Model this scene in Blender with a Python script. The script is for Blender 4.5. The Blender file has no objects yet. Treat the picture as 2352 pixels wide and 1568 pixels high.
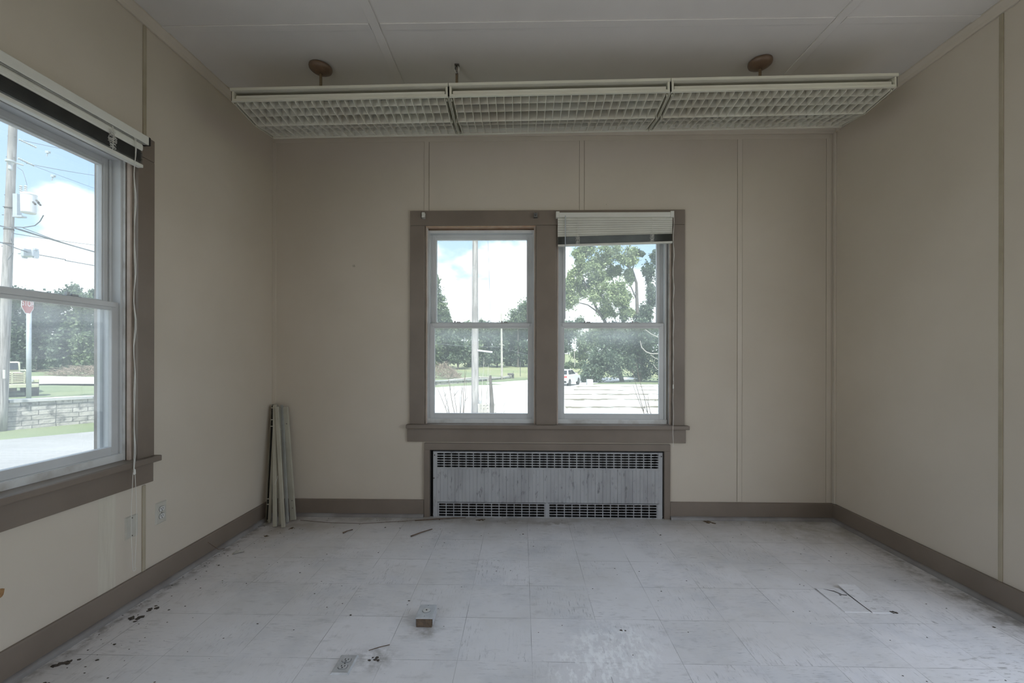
import bpy, math, random
from mathutils import Vector, Matrix, Quaternion, noise
R0 = random.Random(7)
SC = bpy.context.scene
COL = SC.collection

# ------------------------------------------------------------------ camera
CAM_H = 1.237
YAW, ROLL, FPX, SHY = 0.02112, 0.00202, 1036.9, 35.88
cd = bpy.data.cameras.new('camera')
cam = bpy.data.objects.new('camera', cd)
COL.objects.link(cam)
cam.location = (0, 0, CAM_H)
cam.rotation_mode = 'QUATERNION'
cam.rotation_quaternion = (Quaternion((0, 0, 1), YAW) @ Quaternion((1, 0, 0), math.pi / 2) @ Quaternion((0, 0, 1), ROLL))
cd.sensor_width = 36
cd.lens = FPX / 2352 * 36
cd.shift_y = SHY / 2352
cd.clip_start = 0.02
cd.clip_end = 2000
SC.camera = cam

# ------------------------------------------------------------------ world, sun, exposure
SC.view_settings.view_transform = 'Standard'
SC.view_settings.look = 'None'
SC.view_settings.gamma = 1
SC.view_settings.use_curve_mapping = False
SC.view_settings.exposure = 1.8
SC.cycles.use_denoising = True
SC.cycles.max_bounces = 14
SC.cycles.diffuse_bounces = 10
SC.cycles.transparent_max_bounces = 24
SC.cycles.sample_clamp_indirect = 8
SC.cycles.caustics_reflective = False
SC.cycles.caustics_refractive = False

SKY = 1.15
w = bpy.data.worlds.new('world')
SC.world = w
w.use_nodes = True
nt = w.node_tree
nt.nodes.clear()
def N(t, typ, **k):
    n = t.nodes.new(typ)
    for a, b in k.items():
        setattr(n, a, b)
    return n
tc = N(nt, 'ShaderNodeTexCoord')
sep = N(nt, 'ShaderNodeSeparateXYZ')
nt.links.new(tc.outputs['Generated'], sep.inputs[0])
mp = N(nt, 'ShaderNodeMapping')
mp.inputs['Scale'].default_value = (1, 1, 1.7)
mp.inputs['Location'].default_value = (0.35, 0.2, 0.1)
nt.links.new(tc.outputs['Generated'], mp.inputs[0])
nz = N(nt, 'ShaderNodeTexNoise')
nz.inputs['Scale'].default_value = 4.2
nz.inputs['Detail'].default_value = 7
nz.inputs['Roughness'].default_value = 0.52
nt.links.new(mp.outputs[0], nz.inputs['Vector'])
m1 = N(nt, 'ShaderNodeMath', operation='MULTIPLY_ADD')      # noise*0.55 + bias
m1.inputs[1].default_value = 0.36
m1.inputs[2].default_value = -0.18
nt.links.new(nz.outputs['Fac'], m1.inputs[0])
m2 = N(nt, 'ShaderNodeMath', operation='SUBTRACT')
nt.links.new(sep.outputs['Z'], m2.inputs[0])
nt.links.new(m1.outputs[0], m2.inputs[1])
mr = N(nt, 'ShaderNodeMapRange', interpolation_type='SMOOTHSTEP')
mr.inputs['From Min'].default_value = 0.195
mr.inputs['From Max'].default_value = 0.235
mr.inputs['To Min'].default_value = 1
mr.inputs['To Max'].default_value = 0
nt.links.new(m2.outputs[0], mr.inputs['Value'])
rp = N(nt, 'ShaderNodeValToRGB')
rp.color_ramp.elements[0].position = 0.0
rp.color_ramp.elements[0].color = (0.47, 0.60, 0.70, 1)
rp.color_ramp.elements[1].position = 0.30
for p_, c_ in ((0.52, (0.55, 0.62, 0.74, 1)), (1.0, (0.56, 0.63, 0.74, 1))):
    e_ = rp.color_ramp.elements.new(p_); e_.color = c_
rp.color_ramp.elements[1].color = (0.33, 0.46, 0.66, 1)
nt.links.new(sep.outputs['Z'], rp.inputs[0])
mx = N(nt, 'ShaderNodeMix', data_type='RGBA')
nt.links.new(mr.outputs[0], mx.inputs['Factor'])
nt.links.new(rp.outputs[0], mx.inputs['A'])
mx.inputs['B'].default_value = (0.92, 0.94, 0.96, 1)
bg = N(nt, 'ShaderNodeBackground')
bg.inputs['Strength'].default_value = SKY
nt.links.new(mx.outputs['Result'], bg.inputs[0])
wo = N(nt, 'ShaderNodeOutputWorld')
nt.links.new(bg.outputs[0], wo.inputs[0])

sd = bpy.data.lights.new('sun', 'SUN')
sun = bpy.data.objects.new('sun', sd)
COL.objects.link(sun)
sd.energy = 4.6
sd.angle = math.radians(2.0)
sd.color = (1, 0.96, 0.9)
sun.rotation_euler = Vector((-0.03, 0.56, -0.83)).to_track_quat('-Z', 'Y').to_euler()
sun.location = (20, 0, 30)

def portal(name, loc, direction, sx, sy):
    l = bpy.data.lights.new(name, 'AREA')
    l.shape = 'RECTANGLE'
    l.size = sx
    l.size_y = sy
    l.cycles.is_portal = True
    o = bpy.data.objects.new(name, l)
    COL.objects.link(o)
    o.location = loc
    o.rotation_euler = Vector(direction).to_track_quat('-Z', 'Z').to_euler()
    return o

# ------------------------------------------------------------------ room dimensions (metres)
XL, XR, YB, YR, ZC = -1.95, 2.38, 3.493, -2.1, 2.987
WT = 0.20                                     # wall thickness
BZ0, BZ1 = 0.717, 2.253                       # window openings
BX0, BX1, BX2, BX3 = -0.752, 0.113, 0.266, 1.156
LY0, LY1, LY2, LY3 = 0.34, 1.207, 1.36, 2.232
SY0, SY1, SZ0, SZ1 = -0.6, 1.98, 0.1, 2.75   # unglazed opening added in the right wall for fill light, out of frame
PY0, PY1 = -1.75, 0.12                         # another opening added in the left wall for fill light, out of frame
portal('portal_back', (0.2, YB + WT + .02, 1.48), (0, -1, 0), 1.95, 1.55)
portal('portal_left', (XL - WT - .02, 1.29, 1.48), (1, 0, 0), 1.55, 1.95)
portal('portal_right', (XR + WT + .02, .74, 1.43), (-1, 0, 0), 2.65, 2.6)
portal('portal_left_rear', (XL - WT - .02, -.82, 1.43), (1, 0, 0), 2.65, 1.9)

# ------------------------------------------------------------------ materials
def mat(name):
    m = bpy.data.materials.new(name)
    m.use_nodes = True
    t = m.node_tree
    return m, t, t.nodes['Principled BSDF']
def noise_mix(t, c1, c2, scale, detail=4, lo=.35, hi=.65, vec=None, rough=.55):
    n = N(t, 'ShaderNodeTexNoise')
    n.inputs['Scale'].default_value = scale
    n.inputs['Detail'].default_value = detail
    n.inputs['Roughness'].default_value = rough
    if vec is None:
        g = N(t, 'ShaderNodeNewGeometry')
        vec = g.outputs['Position']
    t.links.new(vec, n.inputs['Vector'])
    r = N(t, 'ShaderNodeMapRange')
    r.inputs['From Min'].default_value = lo
    r.inputs['From Max'].default_value = hi
    t.links.new(n.outputs['Fac'], r.inputs['Value'])
    x = N(t, 'ShaderNodeMix', data_type='RGBA')
    t.links.new(r.outputs[0], x.inputs['Factor'])
    for s, c in (('A', c1), ('B', c2)):
        if isinstance(c, tuple):
            x.inputs[s].default_value = (*c, 1)
        else:
            t.links.new(c, x.inputs[s])
    return x.outputs['Result']
def bump(t, b, scale, strength, dist=.002, detail=3):
    g = N(t, 'ShaderNodeNewGeometry')
    n = N(t, 'ShaderNodeTexNoise')
    n.inputs['Scale'].default_value = scale
    n.inputs['Detail'].default_value = detail
    t.links.new(g.outputs['Position'], n.inputs['Vector'])
    k = N(t, 'ShaderNodeBump')
    k.inputs['Strength'].default_value = strength
    k.inputs['Distance'].default_value = dist
    t.links.new(n.outputs['Fac'], k.inputs['Height'])
    t.links.new(k.outputs[0], b.inputs['Normal'])
def simple(name, c, c2=None, scale=6, rough=.6, metal=0, bmp=None, spec=.5, lo=.35, hi=.65, detail=4):
    m, t, b = mat(name)
    b.inputs['Roughness'].default_value = rough
    b.inputs['Metallic'].default_value = metal
    b.inputs['Specular IOR Level'].default_value = spec
    if c2:
        t.links.new(noise_mix(t, c, c2, scale, detail, lo, hi), b.inputs['Base Color'])
    else:
        b.inputs['Base Color'].default_value = (*c, 1)
    if bmp:
        bump(t, b, *bmp)
    return m

M = {}
# wall paint: cream canvas panels with faint mottling and a few small nicks
def wall_mat(name, stain=False):
    m, t, b = mat(name)
    base = noise_mix(t, (.53, .472, .388), (.57, .512, .428), 1.3, 5)
    g = N(t, 'ShaderNodeNewGeometry')
    base = noise_mix(t, (.30, .27, .21), base, 9.0, 2, .165, .185)
    if stain:                                   # water runs below the window and a torn paper patch
        sp = N(t, 'ShaderNodeSeparateXYZ')
        t.links.new(g.outputs['Position'], sp.inputs[0])
        r = N(t, 'ShaderNodeMath', operation='COMPARE')
        r.inputs[1].default_value = 2.085
        r.inputs[2].default_value = .045
        t.links.new(sp.outputs['Y'], r.inputs[0])
        z = N(t, 'ShaderNodeMath', operation='LESS_THAN')
        z.inputs[1].default_value = .58
        t.links.new(sp.outputs['Z'], z.inputs[0])
        mu = N(t, 'ShaderNodeMath', operation='MULTIPLY')
        t.links.new(r.outputs[0], mu.inputs[0])
        t.links.new(z.outputs[0], mu.inputs[1])
        vm = N(t, 'ShaderNodeVectorMath', operation='MULTIPLY')
        vm.inputs[1].default_value = (1, 1, .06)
        t.links.new(g.outputs['Position'], vm.inputs[0])
        st = noise_mix(t, (.52, .48, .39), (.61, .575, .48), 70, 3, vec=vm.outputs[0])
        x = N(t, 'ShaderNodeMix', data_type='RGBA')
        mh = N(t, 'ShaderNodeMath', operation='MULTIPLY')
        mh.inputs[1].default_value = .7
        t.links.new(mu.outputs[0], mh.inputs[0])
        t.links.new(mh.outputs[0], x.inputs['Factor'])
        t.links.new(base, x.inputs['A'])
        t.links.new(st, x.inputs['B'])
        base = x.outputs['Result']
    t.links.new(base, b.inputs['Base Color'])
    b.inputs['Roughness'].default_value = .55
    b.inputs['Specular IOR Level'].default_value = .3
    bump(t, b, 260, .25, .001)
    return m
M['wall'] = wall_mat('cream_wall_paint')
M['wall_stain'] = wall_mat('cream_wall_paint_stained', True)
M['batten'] = simple('cream_batten_paint', (.53, .472, .388), (.57, .512, .428), 2, .5, bmp=(200, .2))
M['ceiling'] = simple('white_ceiling_paint', (.60, .575, .535), (.65, .625, .585), 1.5, .7, bmp=(220, .25))
M['trim'] = simple('taupe_trim_paint', (.172, .138, .108), (.205, .166, .132), 3, .42, bmp=(60, .15))
M['shoe'] = simple('grey_shoe_paint', (.27, .26, .25), (.20, .18, .17), 5, .5)
M['vinyl'] = simple('white_vinyl', (.60, .615, .62), (.54, .55, .55), 4, .35)
M['oldwhite'] = simple('old_white_wood', (.66, .67, .66), (.46, .44, .41), 9, .55, lo=.45, hi=.75, bmp=(40, .3))
M['rawwood'] = simple('bare_jamb_wood', (.52, .33, .22), (.60, .46, .34), 12, .7, bmp=(60, .3))
M['dirtywood'] = simple('grimy_jamb_wood', (.30, .25, .20), (.20, .165, .13), 10, .7)
M['pinkwood'] = simple('pinkish_jamb_wood', (.52, .44, .38), (.42, .34, .28), 9, .65)
M['rail_cream'] = simple('shaded_rail_enamel', (.44, .42, .34), (.37, .35, .28), 8, .45)  # cream darkened, the dim corner's shade is put into the colour
M['blind'] = simple('pale_blind_slat', (.70, .70, .64), (.63, .62, .56), 3, .4)
M['blinddark'] = simple('shaded_slat', (.34, .34, .31), (.24, .24, .22), 8, .55)  # slat colour darkened to hold the shade of the backlit stack
M['cord'] = simple('off_white_cord', (.66, .65, .60), rough=.8)
M['black'] = simple('black_plastic', (.012, .012, .012), rough=.5)
M['cream_metal'] = simple('cream_enamel', (.60, .58, .48), (.55, .525, .43), 3, .38)
M['louver'] = simple('aged_cream_plastic', (.66, .645, .56), (.60, .56, .47), 2.2, .42)
M['canopy'] = simple('brown_canopy_paint', (.13, .082, .05), (.17, .11, .07), 14, .4)
M['stem'] = simple('tan_stem_paint', (.22, .165, .10), (.17, .12, .07), 14, .45)
M['darkmetal'] = simple('dark_hardware', (.05, .045, .04), (.16, .14, .12), 60, .5, .4)
M['steel'] = simple('dull_steel', (.40, .41, .42), (.32, .33, .34), 20, .35, .8)
M['plate'] = simple('ivory_plate', (.50, .48, .42), (.46, .44, .38), 20, .35)
M['recept'] = simple('ivory_receptacle', (.60, .59, .56), rough=.35)
M['floorplate'] = simple('brushed_plate', (.60, .61, .62), (.50, .51, .52), 30, .35, .3)
M['brownbox'] = simple('rusty_box', (.16, .11, .07), (.09, .065, .045), 60, .7)
M['recess'] = simple('shaded_recess', (.022, .021, .02), (.035, .033, .03), 10, .8)  # near black puts the shade of the unlit recess into the colour
def radiator_mat():
    m, t, b = mat('grey_radiator_enamel')
    g = N(t, 'ShaderNodeNewGeometry')
    v = N(t, 'ShaderNodeVectorMath', operation='MULTIPLY'); v.inputs[1].default_value = (1, 1, .35)
    t.links.new(g.outputs['Position'], v.inputs[0])
    a = noise_mix(t, (.40, .405, .41), (.30, .30, .305), 9, 8, .42, .72, vec=v.outputs[0])
    a = noise_mix(t, a, (.15, .15, .15), 38, 8, .60, .74, vec=v.outputs[0])
    t.links.new(a, b.inputs['Base Color'])
    b.inputs['Roughness'].default_value = .45
    bump(t, b, 30, .1)
    return m
M['radiator'] = radiator_mat()
M['twig'] = simple('dry_twig', (.16, .11, .075), (.09, .06, .04), 40, .8)
M['deadleaf'] = simple('dead_leaf', (.17, .12, .07), (.09, .065, .04), 50, .8)
M['chip'] = simple('paint_chip', (.55, .54, .50), (.45, .43, .38), 60, .6)
M['grime'] = simple('dark_grime', (.05, .042, .034), (.09, .075, .06), 90, .9)
M['torn'] = simple('torn_paper', (.36, .20, .08), (.22, .12, .05), 80, .8)

# pane: dirty double glazing, mostly clear with a milky film
def pane_mat(name, film, top):
    m, t, b = mat(name)
    t.nodes.remove(b)
    out = t.nodes['Material Output']
    tr = N(t, 'ShaderNodeBsdfTransparent')
    tr.inputs[0].default_value = (.66, .685, .69, 1)
    tl = N(t, 'ShaderNodeBsdfTranslucent')
    tl.inputs[0].default_value = (.85, .9, .92, 1)
    gl = N(t, 'ShaderNodeBsdfGlossy')
    gl.inputs['Roughness'].default_value = .02
    tcn = N(t, 'ShaderNodeTexCoord')
    se = N(t, 'ShaderNodeSeparateXYZ')
    t.links.new(tcn.outputs['Generated'], se.inputs[0])
    nn = N(t, 'ShaderNodeTexNoise')
    nn.inputs['Scale'].default_value = 3.5
    nn.inputs['Detail'].default_value = 6
    t.links.new(tcn.outputs['Object'], nn.inputs['Vector'])
    r = N(t, 'ShaderNodeMapRange', interpolation_type='SMOOTHSTEP')
    r.inputs['From Min'].default_value = .72
    r.inputs['From Max'].default_value = 1.0
    r.inputs['To Min'].default_value = film
    r.inputs['To Max'].default_value = top
    t.links.new(se.outputs['Z'], r.inputs['Value'])
    mm = N(t, 'ShaderNodeMath', operation='MULTIPLY')
    sc = N(t, 'ShaderNodeMath', operation='MULTIPLY_ADD')
    sc.inputs[1].default_value = 1.4
    sc.inputs[2].default_value = .3
    t.links.new(nn.outputs['Fac'], sc.inputs[0])
    t.links.new(r.outputs[0], mm.inputs[0])
    t.links.new(sc.outputs[0], mm.inputs[1])
    a = N(t, 'ShaderNodeMixShader')
    t.links.new(mm.outputs[0], a.inputs[0])
    t.links.new(tr.outputs[0], a.inputs[1])
    t.links.new(tl.outputs[0], a.inputs[2])
    c = N(t, 'ShaderNodeMixShader')
    c.inputs[0].default_value = .04
    t.links.new(a.outputs[0], c.inputs[1])
    t.links.new(gl.outputs[0], c.inputs[2])
    t.links.new(c.outputs[0], out.inputs[0])
    return m
M['pane'] = pane_mat('dusty_glass', .09, .10)
M['pane_low'] = pane_mat('fogged_glass', .085, .18)

# floor: one-foot vinyl tiles with streaks that turn from tile to tile
TS, TX, TY = .3048, 0.0452, 1.8359
def floor_mat():
    m, t, b = mat('vinyl_tile_floor')
    L = t.links.new
    g = N(t, 'ShaderNodeNewGeometry')
    off = N(t, 'ShaderNodeVectorMath', operation='SUBTRACT')
    off.inputs[1].default_value = (TX, TY, 0)
    L(g.outputs['Position'], off.inputs[0])
    dv = N(t, 'ShaderNodeVectorMath', operation='SCALE')
    dv.inputs['Scale'].default_value = 1 / TS
    L(off.outputs[0], dv.inputs[0])
    fl = N(t, 'ShaderNodeVectorMath', operation='FLOOR')
    L(dv.outputs[0], fl.inputs[0])
    fr = N(t, 'ShaderNodeVectorMath', operation='FRACTION')
    L(dv.outputs[0], fr.inputs[0])
    wn = N(t, 'ShaderNodeTexWhiteNoise', noise_dimensions='2D')
    L(fl.outputs[0], wn.inputs['Vector'])
    sf = N(t, 'ShaderNodeSeparateXYZ'); L(fl.outputs[0], sf.inputs[0])
    ad = N(t, 'ShaderNodeMath', operation='ADD'); L(sf.outputs[0], ad.inputs[0]); L(sf.outputs[1], ad.inputs[1])
    md = N(t, 'ShaderNodeMath', operation='FLOORED_MODULO'); md.inputs[1].default_value = 2; L(ad.outputs[0], md.inputs[0])
    def streak(scale_vec, seedoff):
        v = N(t, 'ShaderNodeVectorMath', operation='MULTIPLY'); v.inputs[1].default_value = scale_vec
        L(g.outputs['Position'], v.inputs[0])
        v2 = N(t, 'ShaderNodeVectorMath', operation='ADD'); L(v.outputs[0], v2.inputs[0]); L(wn.outputs['Color'], v2.inputs[1])
        n = N(t, 'ShaderNodeTexNoise'); n.inputs['Scale'].default_value = 1; n.inputs['Detail'].default_value = 5
        n.inputs['Roughness'].default_value = .62
        L(v2.outputs[0], n.inputs['Vector'])
        return n.outputs['Fac']
    sa = streak((20, 150, 1), 0)
    sb = streak((150, 20, 1), 3)
    mxs = N(t, 'ShaderNodeMix', data_type='FLOAT'); L(md.outputs[0], mxs.inputs['Factor']); L(sa, mxs.inputs['A']); L(sb, mxs.inputs['B'])
    tint = N(t, 'ShaderNodeMix', data_type='RGBA'); L(wn.outputs['Value'], tint.inputs['Factor'])
    tint.inputs['A'].default_value = (.735, .725, .73, 1); tint.inputs['B'].default_value = (.795, .78, .79, 1)
    # soft streaks
    rs = N(t, 'ShaderNodeMapRange'); rs.inputs['From Min'].default_value = .57; rs.inputs['From Max'].default_value = .70
    rs.inputs['To Max'].default_value = .9; L(mxs.outputs['Result'], rs.inputs['Value'])
    nb = N(t, 'ShaderNodeTexNoise'); nb.inputs['Scale'].default_value = 2.6; nb.inputs['Detail'].default_value = 3; L(g.outputs['Position'], nb.inputs['Vector'])
    rb = N(t, 'ShaderNodeMapRange'); rb.inputs['From Min'].default_value = .38; rb.inputs['From Max'].default_value = .62; L(nb.outputs['Fac'], rb.inputs['Value'])
    sk = N(t, 'ShaderNodeMath', operation='MULTIPLY'); L(rs.outputs[0], sk.inputs[0]); L(rb.outputs[0], sk.inputs[1])
    c1 = N(t, 'ShaderNodeMix', data_type='RGBA'); L(sk.outputs[0], c1.inputs['Factor']); L(tint.outputs['Result'], c1.inputs['A'])
    c1.inputs['B'].default_value = (.34, .335, .33, 1)
    rl = N(t, 'ShaderNodeMapRange'); rl.inputs['From Min'].default_value = .42; rl.inputs['From Max'].default_value = .30
    rl.inputs['To Max'].default_value = .30; L(mxs.outputs['Result'], rl.inputs['Value'])
    c2 = N(t, 'ShaderNodeMix', data_type='RGBA'); L(rl.outputs[0], c2.inputs['Factor']); L(c1.outputs['Result'], c2.inputs['A'])
    c2.inputs['B'].default_value = (.83, .82, .82, 1)
    # seams
    sv = N(t, 'ShaderNodeSeparateXYZ'); L(fr.outputs[0], sv.inputs[0])
    def edge(o):
        a = N(t, 'ShaderNodeMath', operation='PINGPONG'); a.inputs[1].default_value = .5; L(o, a.inputs[0])
        r = N(t, 'ShaderNodeMapRange', interpolation_type='SMOOTHSTEP'); r.inputs['From Min'].default_value = .0015; r.inputs['From Max'].default_value = .0055
        r.inputs['To Min'].default_value = 1; r.inputs['To Max'].default_value = 0
        L(a.outputs[0], r.inputs['Value']); return r.outputs[0]
    em = N(t, 'ShaderNodeMath', operation='MAXIMUM'); L(edge(sv.outputs[0]), em.inputs[0]); L(edge(sv.outputs[1]), em.inputs[1])
    nl = N(t, 'ShaderNodeTexNoise'); nl.inputs['Scale'].default_value = 3.2; nl.inputs['Detail'].default_value = 2; L(g.outputs['Position'], nl.inputs['Vector'])
    rn = N(t, 'ShaderNodeMapRange'); rn.inputs['From Min'].default_value = .40; rn.inputs['From Max'].default_value = .62; rn.inputs['To Min'].default_value = .08
    rn.inputs['To Max'].default_value = .85; L(nl.outputs['Fac'], rn.inputs['Value'])
    es = N(t, 'ShaderNodeMath', operation='MULTIPLY'); L(em.outputs[0], es.inputs[0]); L(rn.outputs[0], es.inputs[1])
    c3 = N(t, 'ShaderNodeMix', data_type='RGBA'); L(es.outputs[0], c3.inputs['Factor']); L(c2.outputs['Result'], c3.inputs['A'])
    c3.inputs['B'].default_value = (.15, .145, .14, 1)
    # localized marks: white paint scuffs, brown damp rings by the radiator, worn dirt, browner floor along the walls
    def spot(cx, cy, r0, r1, sx=1, sy=1):
        d = N(t, 'ShaderNodeVectorMath', operation='SUBTRACT'); d.inputs[1].default_value = (cx, cy, 0); L(g.outputs['Position'], d.inputs[0])
        e = N(t, 'ShaderNodeVectorMath', operation='MULTIPLY'); e.inputs[1].default_value = (1 / sx, 1 / sy, 0); L(d.outputs[0], e.inputs[0])
        l = N(t, 'ShaderNodeVectorMath', operation='LENGTH'); L(e.outputs[0], l.inputs[0])
        r = N(t, 'ShaderNodeMapRange', interpolation_type='SMOOTHSTEP'); r.inputs['From Min'].default_value = r0; r.inputs['From Max'].default_value = r1
        r.inputs['To Min'].default_value = 1; r.inputs['To Max'].default_value = 0; L(l.outputs['Value'], r.inputs['Value'])
        return r.outputs[0]
    def layer(prev, mask, scale, lo, hi, col, amt, vecscale=(1, 1, 1)):
        v = N(t, 'ShaderNodeVectorMath', operation='MULTIPLY'); v.inputs[1].default_value = vecscale; L(g.outputs['Position'], v.inputs[0])
        n = N(t, 'ShaderNodeTexNoise'); n.inputs['Scale'].default_value = scale; n.inputs['Detail'].default_value = 6; n.inputs['Roughness'].default_value = .65
        L(v.outputs[0], n.inputs['Vector'])
        r = N(t, 'ShaderNodeMapRange'); r.inputs['From Min'].default_value = lo; r.inputs['From Max'].default_value = hi; r.inputs['To Max'].default_value = amt
        L(n.outputs['Fac'], r.inputs['Value'])
        f = N(t, 'ShaderNodeMath', operation='MULTIPLY'); L(r.outputs[0], f.inputs[0])
        if mask is None: f.inputs[1].default_value = 1
        else: L(mask, f.inputs[1])
        x = N(t, 'ShaderNodeMix', data_type='RGBA'); L(f.outputs[0], x.inputs['Factor']); L(prev, x.inputs['A']); x.inputs['B'].default_value = (*col, 1)
        return x.outputs['Result']
    c = c3.outputs['Result']
    c = layer(c, spot(.40, 1.93, .1, .24, 1, 1), 26, .47, .56, (.95, .95, .95), .9, (1.6, .7, 1))
    c = layer(c, spot(.30, 1.78, .1, .22, 1.2, 1), 24, .50, .60, (.95, .95, .95), .85, (1.6, .7, 1))
    c = layer(c, spot(-.09, 3.40, .05, .2, 1, .3), 14, .47, .53, (.20, .16, .12), .6)
    c = layer(c, spot(.22, 3.37, .05, .2, 1, .3), 14, .47, .53, (.20, .16, .12), .6)
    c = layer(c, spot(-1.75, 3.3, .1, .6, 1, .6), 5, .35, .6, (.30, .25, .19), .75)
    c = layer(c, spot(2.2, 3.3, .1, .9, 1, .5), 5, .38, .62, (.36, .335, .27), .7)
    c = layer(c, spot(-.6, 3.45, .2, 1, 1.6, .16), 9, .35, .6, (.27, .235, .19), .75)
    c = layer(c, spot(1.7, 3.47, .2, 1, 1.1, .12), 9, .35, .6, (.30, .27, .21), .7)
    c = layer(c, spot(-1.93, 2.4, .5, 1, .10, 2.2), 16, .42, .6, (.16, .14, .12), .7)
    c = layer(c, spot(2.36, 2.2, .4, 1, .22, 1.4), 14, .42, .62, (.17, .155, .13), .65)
    c = layer(c, None, 1.1, .46, .72, (.50, .47, .42), .5)
    c = layer(c, None, 2.7, .5, .7, (.48, .50, .54), .4)
    c = layer(c, None, 9, .56, .70, (.42, .41, .40), .4, (1, 2.2, 1))
    c = layer(c, spot(.2, 3.5, .15, 1, 2.4, .42), 3.2, .30, .62, (.38, .345, .29), .7)  # wide browner band along the back wall, broken up by noise
    c = layer(c, spot(1.75, 2.35, .06, .2, 1, .8), 22, .55, .64, (.24, .225, .21), .6, (1, 1.5, 1))
    c = layer(c, spot(2.0, 1.7, .1, .55, 1, .8), 34, .55, .63, (.20, .19, .18), .7, (.5, 2, 1))
    c = layer(c, spot(-.60, 1.84, .02, .12, 1.2, 1), 20, .40, .60, (.30, .29, .275), .7)
    c = layer(c, spot(-.43, 2.03, .02, .10, 1, .8), 18, .38, .60, (.33, .31, .28), .7)
    c = layer(c, None, 70, .67, .73, (.16, .15, .14), .6)
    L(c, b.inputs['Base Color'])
    b.inputs['Roughness'].default_value = .42
    b.inputs['Specular IOR Level'].default_value = .4
    bump(t, b, 45, .15, .002)
    return m
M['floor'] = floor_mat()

# outdoors
def leaf_mat(name, c1, c2):
    m, t, b = mat(name)
    g = N(t, 'ShaderNodeNewGeometry')
    x = N(t, 'ShaderNodeMix', data_type='RGBA')
    t.links.new(g.outputs['Random Per Island'], x.inputs['Factor'])
    x.inputs['A'].default_value = (*c1, 1); x.inputs['B'].default_value = (*c2, 1)
    t.links.new(x.outputs['Result'], b.inputs['Base Color'])
    b.inputs['Roughness'].default_value = .5
    b.inputs['Specular IOR Level'].default_value = .35
    out = t.nodes['Material Output']
    tl = N(t, 'ShaderNodeBsdfTranslucent')
    t.links.new(x.outputs['Result'], tl.inputs[0])
    ms = N(t, 'ShaderNodeMixShader')
    ms.inputs[0].default_value = .35
    t.links.new(b.outputs[0], ms.inputs[1])
    t.links.new(tl.outputs[0], ms.inputs[2])
    t.links.new(ms.outputs[0], out.inputs[0])
    return m
M['leaf'] = leaf_mat('green_leaves', (.09, .135, .08), (.25, .31, .175))
M['leaf_light'] = leaf_mat('pale_leaves', (.17, .24, .12), (.42, .48, .26))
M['leaf_dark'] = leaf_mat('dark_leaves', (.06, .10, .07), (.185, .235, .15))
M['bark'] = simple('bark', (.14, .125, .11), (.08, .07, .06), 4, .9)
M['grass'] = simple('mown_grass', (.14, .18, .09), (.205, .235, .125), .25, .9, detail=8)
M['rough_grass'] = simple('rough_grass', (.20, .235, .11), (.29, .29, .16), .12, .9, detail=8)
M['road'] = simple('pale_asphalt', (.27, .266, .26), (.33, .326, .32), .4, .85, detail=8)
M['asphalt'] = simple('dark_asphalt', (.11, .105, .105), (.14, .135, .135), .5, .9)
M['gravelroad'] = simple('white_gravel', (.66, .65, .61), (.74, .73, .70), .6, .9)
def lot_mat():
    m, t, b = mat('concrete_lot')
    L = t.links.new
    g = N(t, 'ShaderNodeNewGeometry')
    base = noise_mix(t, (.56, .55, .53), (.64, .63, .61), .5, 8)
    s = N(t, 'ShaderNodeSeparateXYZ'); L(g.outputs['Position'], s.inputs[0])
    nn = N(t, 'ShaderNodeTexNoise'); nn.inputs['Scale'].default_value = .35; nn.inputs['Detail'].default_value = 4; L(g.outputs['Position'], nn.inputs['Vector'])
    a = N(t, 'ShaderNodeMath', operation='MULTIPLY_ADD'); a.inputs[1].default_value = 2.2; L(nn.outputs['Fac'], a.inputs[0]); L(s.outputs['Y'], a.inputs[2])
    pp = N(t, 'ShaderNodeMath', operation='PINGPONG'); pp.inputs[1].default_value = 2.0; L(a.outputs[0], pp.inputs[0])
    n2 = N(t, 'ShaderNodeTexNoise'); n2.inputs['Scale'].default_value = 1.4; n2.inputs['Detail'].default_value = 5; L(g.outputs['Position'], n2.inputs['Vector'])
    wd = N(t, 'ShaderNodeMapRange'); wd.inputs['From Min'].default_value = .36; wd.inputs['From Max'].default_value = .7; wd.inputs['To Max'].default_value = .75; L(n2.outputs['Fac'], wd.inputs['Value'])
    lt = N(t, 'ShaderNodeMath', operation='LESS_THAN'); L(pp.outputs[0], lt.inputs[0]); L(wd.outputs[0], lt.inputs[1])
    xr = N(t, 'ShaderNodeMath', operation='GREATER_THAN'); xr.inputs[1].default_value = 2.2; L(s.outputs['X'], xr.inputs[0])
    fm = N(t, 'ShaderNodeMath', operation='MULTIPLY'); L(lt.outputs[0], fm.inputs[0]); L(xr.outputs[0], fm.inputs[1])
    x = N(t, 'ShaderNodeMix', data_type='RGBA'); L(fm.outputs[0], x.inputs['Factor']); L(base, x.inputs['A'])
    x.inputs['B'].default_value = (.15, .13, .08, 1)
    L(x.outputs['Result'], b.inputs['Base Color'])
    b.inputs['Roughness'].default_value = .9
    return m
M['lot'] = lot_mat()
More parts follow.
